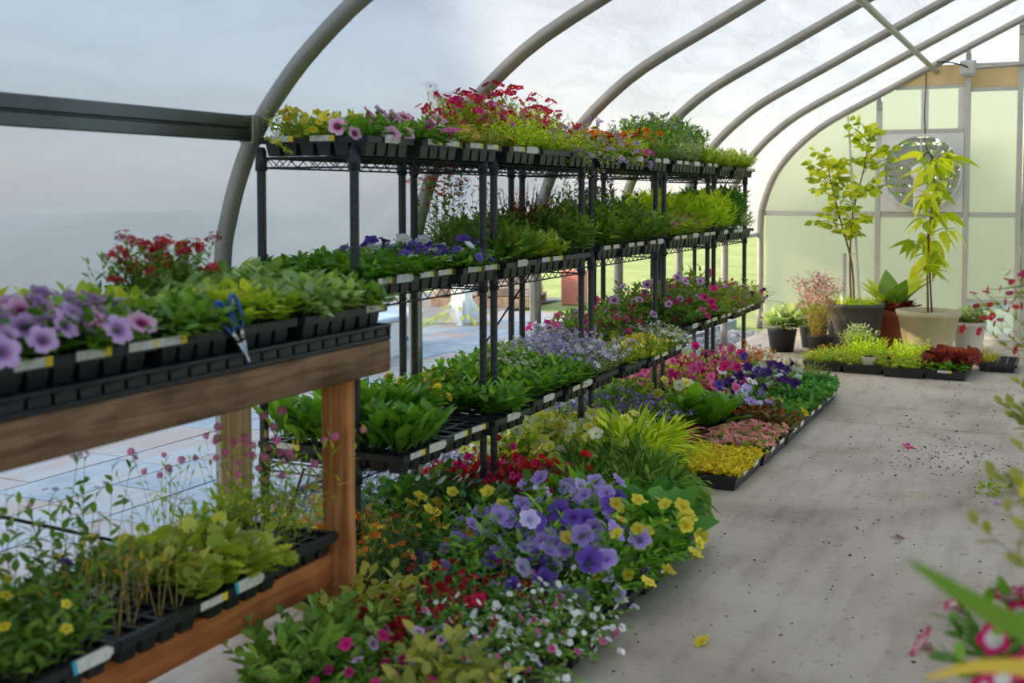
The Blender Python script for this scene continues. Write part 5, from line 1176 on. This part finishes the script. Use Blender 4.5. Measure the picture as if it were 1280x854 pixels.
# ================================================================ OUTSIDE, SEEN UNDER THE ROLLED-UP WALL
tub = tag(empty('water_tub', (-5.15, 8.35, -.09)), 'round white tub with a blue band standing on the patio', 'tub')
q = MB(); q.lathe([(0, 0), (.27, 0), (.28, .12)], M['white'], 28); q.lathe([(.281, .12), (.284, .16)], M['lblue'], 28); q.lathe([(.285, .16), (.30, .33), (.315, .335), (.315, .36), (.30, .36), (.285, .2), (0, .2)], M['white'], 28); obj('tub_body', q.mesh('tub_body', True), tub)
tub2 = tag(empty('white_trough', (-5.0, 7.4, -.09)), 'long white trough on the patio in front of the round tub', 'trough')
q = MB(); q.bbox((-.3, -.55, .0), (.3, .55, .36), M['white'], .03); obj('trough_body', q.mesh('trough_body'), tub2)
q = MB(); q.bbox((-.32, -.57, .34), (.32, .57, .38), M['galvw'], .01); obj('trough_rim', q.mesh('trough_rim'), tub2)
M['matg'] = simple('green_mat', sc((150, 160, 90)), .9, noise=.3); M['strap'] = simple('yellow_cloth', sc((222, 214, 60)), .8, noise=.3, nscale=20)
wpst = tag(empty('white_post', (-5.35, 10.1, -.06)), 'square white post with a splayed foot and yellow wrapping on a green mat', 'post')
q = MB(); q.bbox((-.08, -.08, 0), (.08, .08, 1.9), M['white'], .006); obj('shaft', q.mesh('shaft'), wpst)
for k in range(4):
    a = k*math.pi/2 + .4; q = MB(); q.bbox((.06, -.03, 0), (.30, .03, .05), M['white'], .006); q.raw([(.07,-.02,.05),(.28,-.02,.05),(.07,-.02,.3),(.07,.02,.05),(.28,.02,.05),(.07,.02,.3)], [(0,1,2),(5,4,3),(0,3,4,1),(1,4,5,2),(2,5,3,0)], M['white']); obj('foot', q.mesh('foot'), wpst, (0, 0, 0), (0, 0, a))
b = MB(); rgw = np.random.default_rng(2)
for k in range(40):
    a = rgw.uniform(0, 6.28); r_ = rgw.uniform(.08, .40); b.inst(LT['strap'], np.array([frame_leaf([math.cos(a), math.sin(a), .1 - r_*.5])*.16]), np.array([[r_*math.cos(a)*.7, r_*math.sin(a)*.7, .02 + .26*max(0, .4 - r_)/.4]]), M['strap'], [.5])
obj('yellow_wrapping', b.mesh('yellow_wrapping'), wpst, kind='stuff')
q = MB(); q.lathe([(0, 0), (.62, 0), (.64, .02), (0, .025)], M['matg'], 28); tag(obj('round_mat', q.mesh('round_mat'), None, (-5.35, 10.1, -.058)), 'round green mat under the white post', 'mat')
pal = tag(empty('pallet', (-6.2, 12.4, -.06), .25), 'wooden pallet carrying a stack of flat stones', 'pallet')
for k in range(5):
    q = MB(); q.bbox((-.6 + k*.27, -.5, .09), (-.6 + k*.27 + .14, .5, .11), M['leg2'], .004); obj('slat', q.mesh('slat'), pal)
for k in range(3):
    q = MB(); q.bbox((-.6, -.5 + k*.45, 0), (.62, -.5 + k*.45 + .09, .09), M['leg2'], .004); obj('bearer', q.mesh('bearer'), pal)
M['slabst'] = stone_mat('stacked_stone', sc((128, 104, 92)), sc((176, 150, 132)), sc((206, 188, 170)))
nth = ['bottom', 'second', 'third', 'top']
for k in range(4):
    for j in range(2):
        q = MB(); ln = rnd.uniform(.50, .60); q.bbox((-ln/2, -.42, 0), (ln/2, .42, .085), M['slabst'], .012)
        a = .25; x = -.3 + j*.6 + rnd.uniform(-.02, .02); o = obj('stone_slab', q.mesh('stone_slab'), None, (-6.2 + x*math.cos(a), 12.4 + x*math.sin(a), .052 + k*.087), (0, 0, a + rnd.uniform(-.03, .03)))
        tag(o, f'flat stone in the {["left", "right"][j]} column of the pallet stack, {nth[k]} layer', 'stone slab', 'stones stacked on the pallet')
q = tag(empty('red_cart', (-5.3, 12.9, -.09)), 'faded red box standing right of the stacked stones', 'box')
M['redbox'] = simple('faded_red', sc((206, 120, 100)), .7, noise=.2)
b = MB(); b.bbox((-.12, -.14, 0), (.12, .14, .40), M['redbox'], .015); obj('box_body', b.mesh('box_body'), q)
b = MB(); b.bbox((-.13, -.15, .385), (.13, .15, .42), M['redbox'], .01); obj('box_lid', b.mesh('box_lid'), q)

# hedge and trees behind the end wall and across the yard
def leafy_mass(name, loc, r, n, lm, L, label, cat, trunk=None, group=None, seed=1):
    rg = np.random.default_rng(seed); t = tag(empty(name, loc), label, cat, group); r = np.array(r)
    d = rg.normal(size=(n, 3)); d /= np.linalg.norm(d, axis=1)[:, None]; rr = rg.uniform(.55, 1.03, n)**.6
    lump = 1 + .16*np.sin(d[:, 0]*7 + seed)*np.cos(d[:, 1]*6) + .12*np.sin(d[:, 2]*9)
    P = d*r*(rr*lump)[:, None] + [0, 0, r[2]*.95 + (trunk or 0)]; P[:, 2] = np.maximum(P[:, 2], .05)
    Ms = np.array([frame_leaf(d[i] + rg.normal(size=3)*.6, rg.uniform(-.6, .6))*rg.uniform(*L) for i in range(n)])
    b = MB(); b.inst(LT['tiny'], Ms, P, LM[lm], np.clip(rg.normal(.5, .22, n), 0, 1)); obj('foliage', b.mesh('foliage', True), t, kind='stuff')
    if trunk: 
        b = MB(); b.tube([(0, 0, 0), (.05, 0, trunk*.5), (0, 0, trunk + r[2])], .12, M['bark'], .05, 8); obj('trunk', b.mesh('trunk', True), t)
    return t
for k, (x, y, rx, rz_) in enumerate(((-1.7, 15.2, 1.35, .95), (1.1, 15.6, 1.35, 1.05), (3.9, 15.4, 1.35, 1.0))):
    leafy_mass('clipped_hedge', (x, y, -.09), (rx, .8, rz_), 5200, 'hedge', (.12, .2), f'{["left", "middle", "right"][k]} bush of the sunlit hedge beyond the end wall', 'hedge', group='hedge beyond the end wall', seed=k+3)
# unseen blocker added at left, its gable shaped to shade the near tunnel
M['shade_blocker'] = simple('shade_blocker_boards', sc((126, 96, 78)), .8, noise=.3, nscale=3); M['roof'] = simple('shade_blocker_roof', sc((110, 112, 114)), .6)
bn = tag(empty('shade_blocker', (-16, -8.2, 0)), 'unseen gabled blocker added left of the tunnel to shade its near half', 'shade_blocker')
b = MB(); b.box((-4, -13, -.09), (2, 13.2, 4.6), M['shade_blocker']); obj('shade_blocker_wall', b.mesh('shade_blocker_wall'), bn)
b = MB(); b.raw([(-4.4, -14, 4.6), (2.4, -14, 4.6), (2.4, 13.8, 4.6), (-4.4, 13.8, 4.6), (-4.4, 0, 9.0), (2.4, 0, 9.0)], [(0,1,5,4), (3,4,5,2), (1,2,5), (0,4,3), (3,2,1,0)], M['roof']); obj('shade_blocker_roof', b.mesh('shade_blocker_roof'), bn)
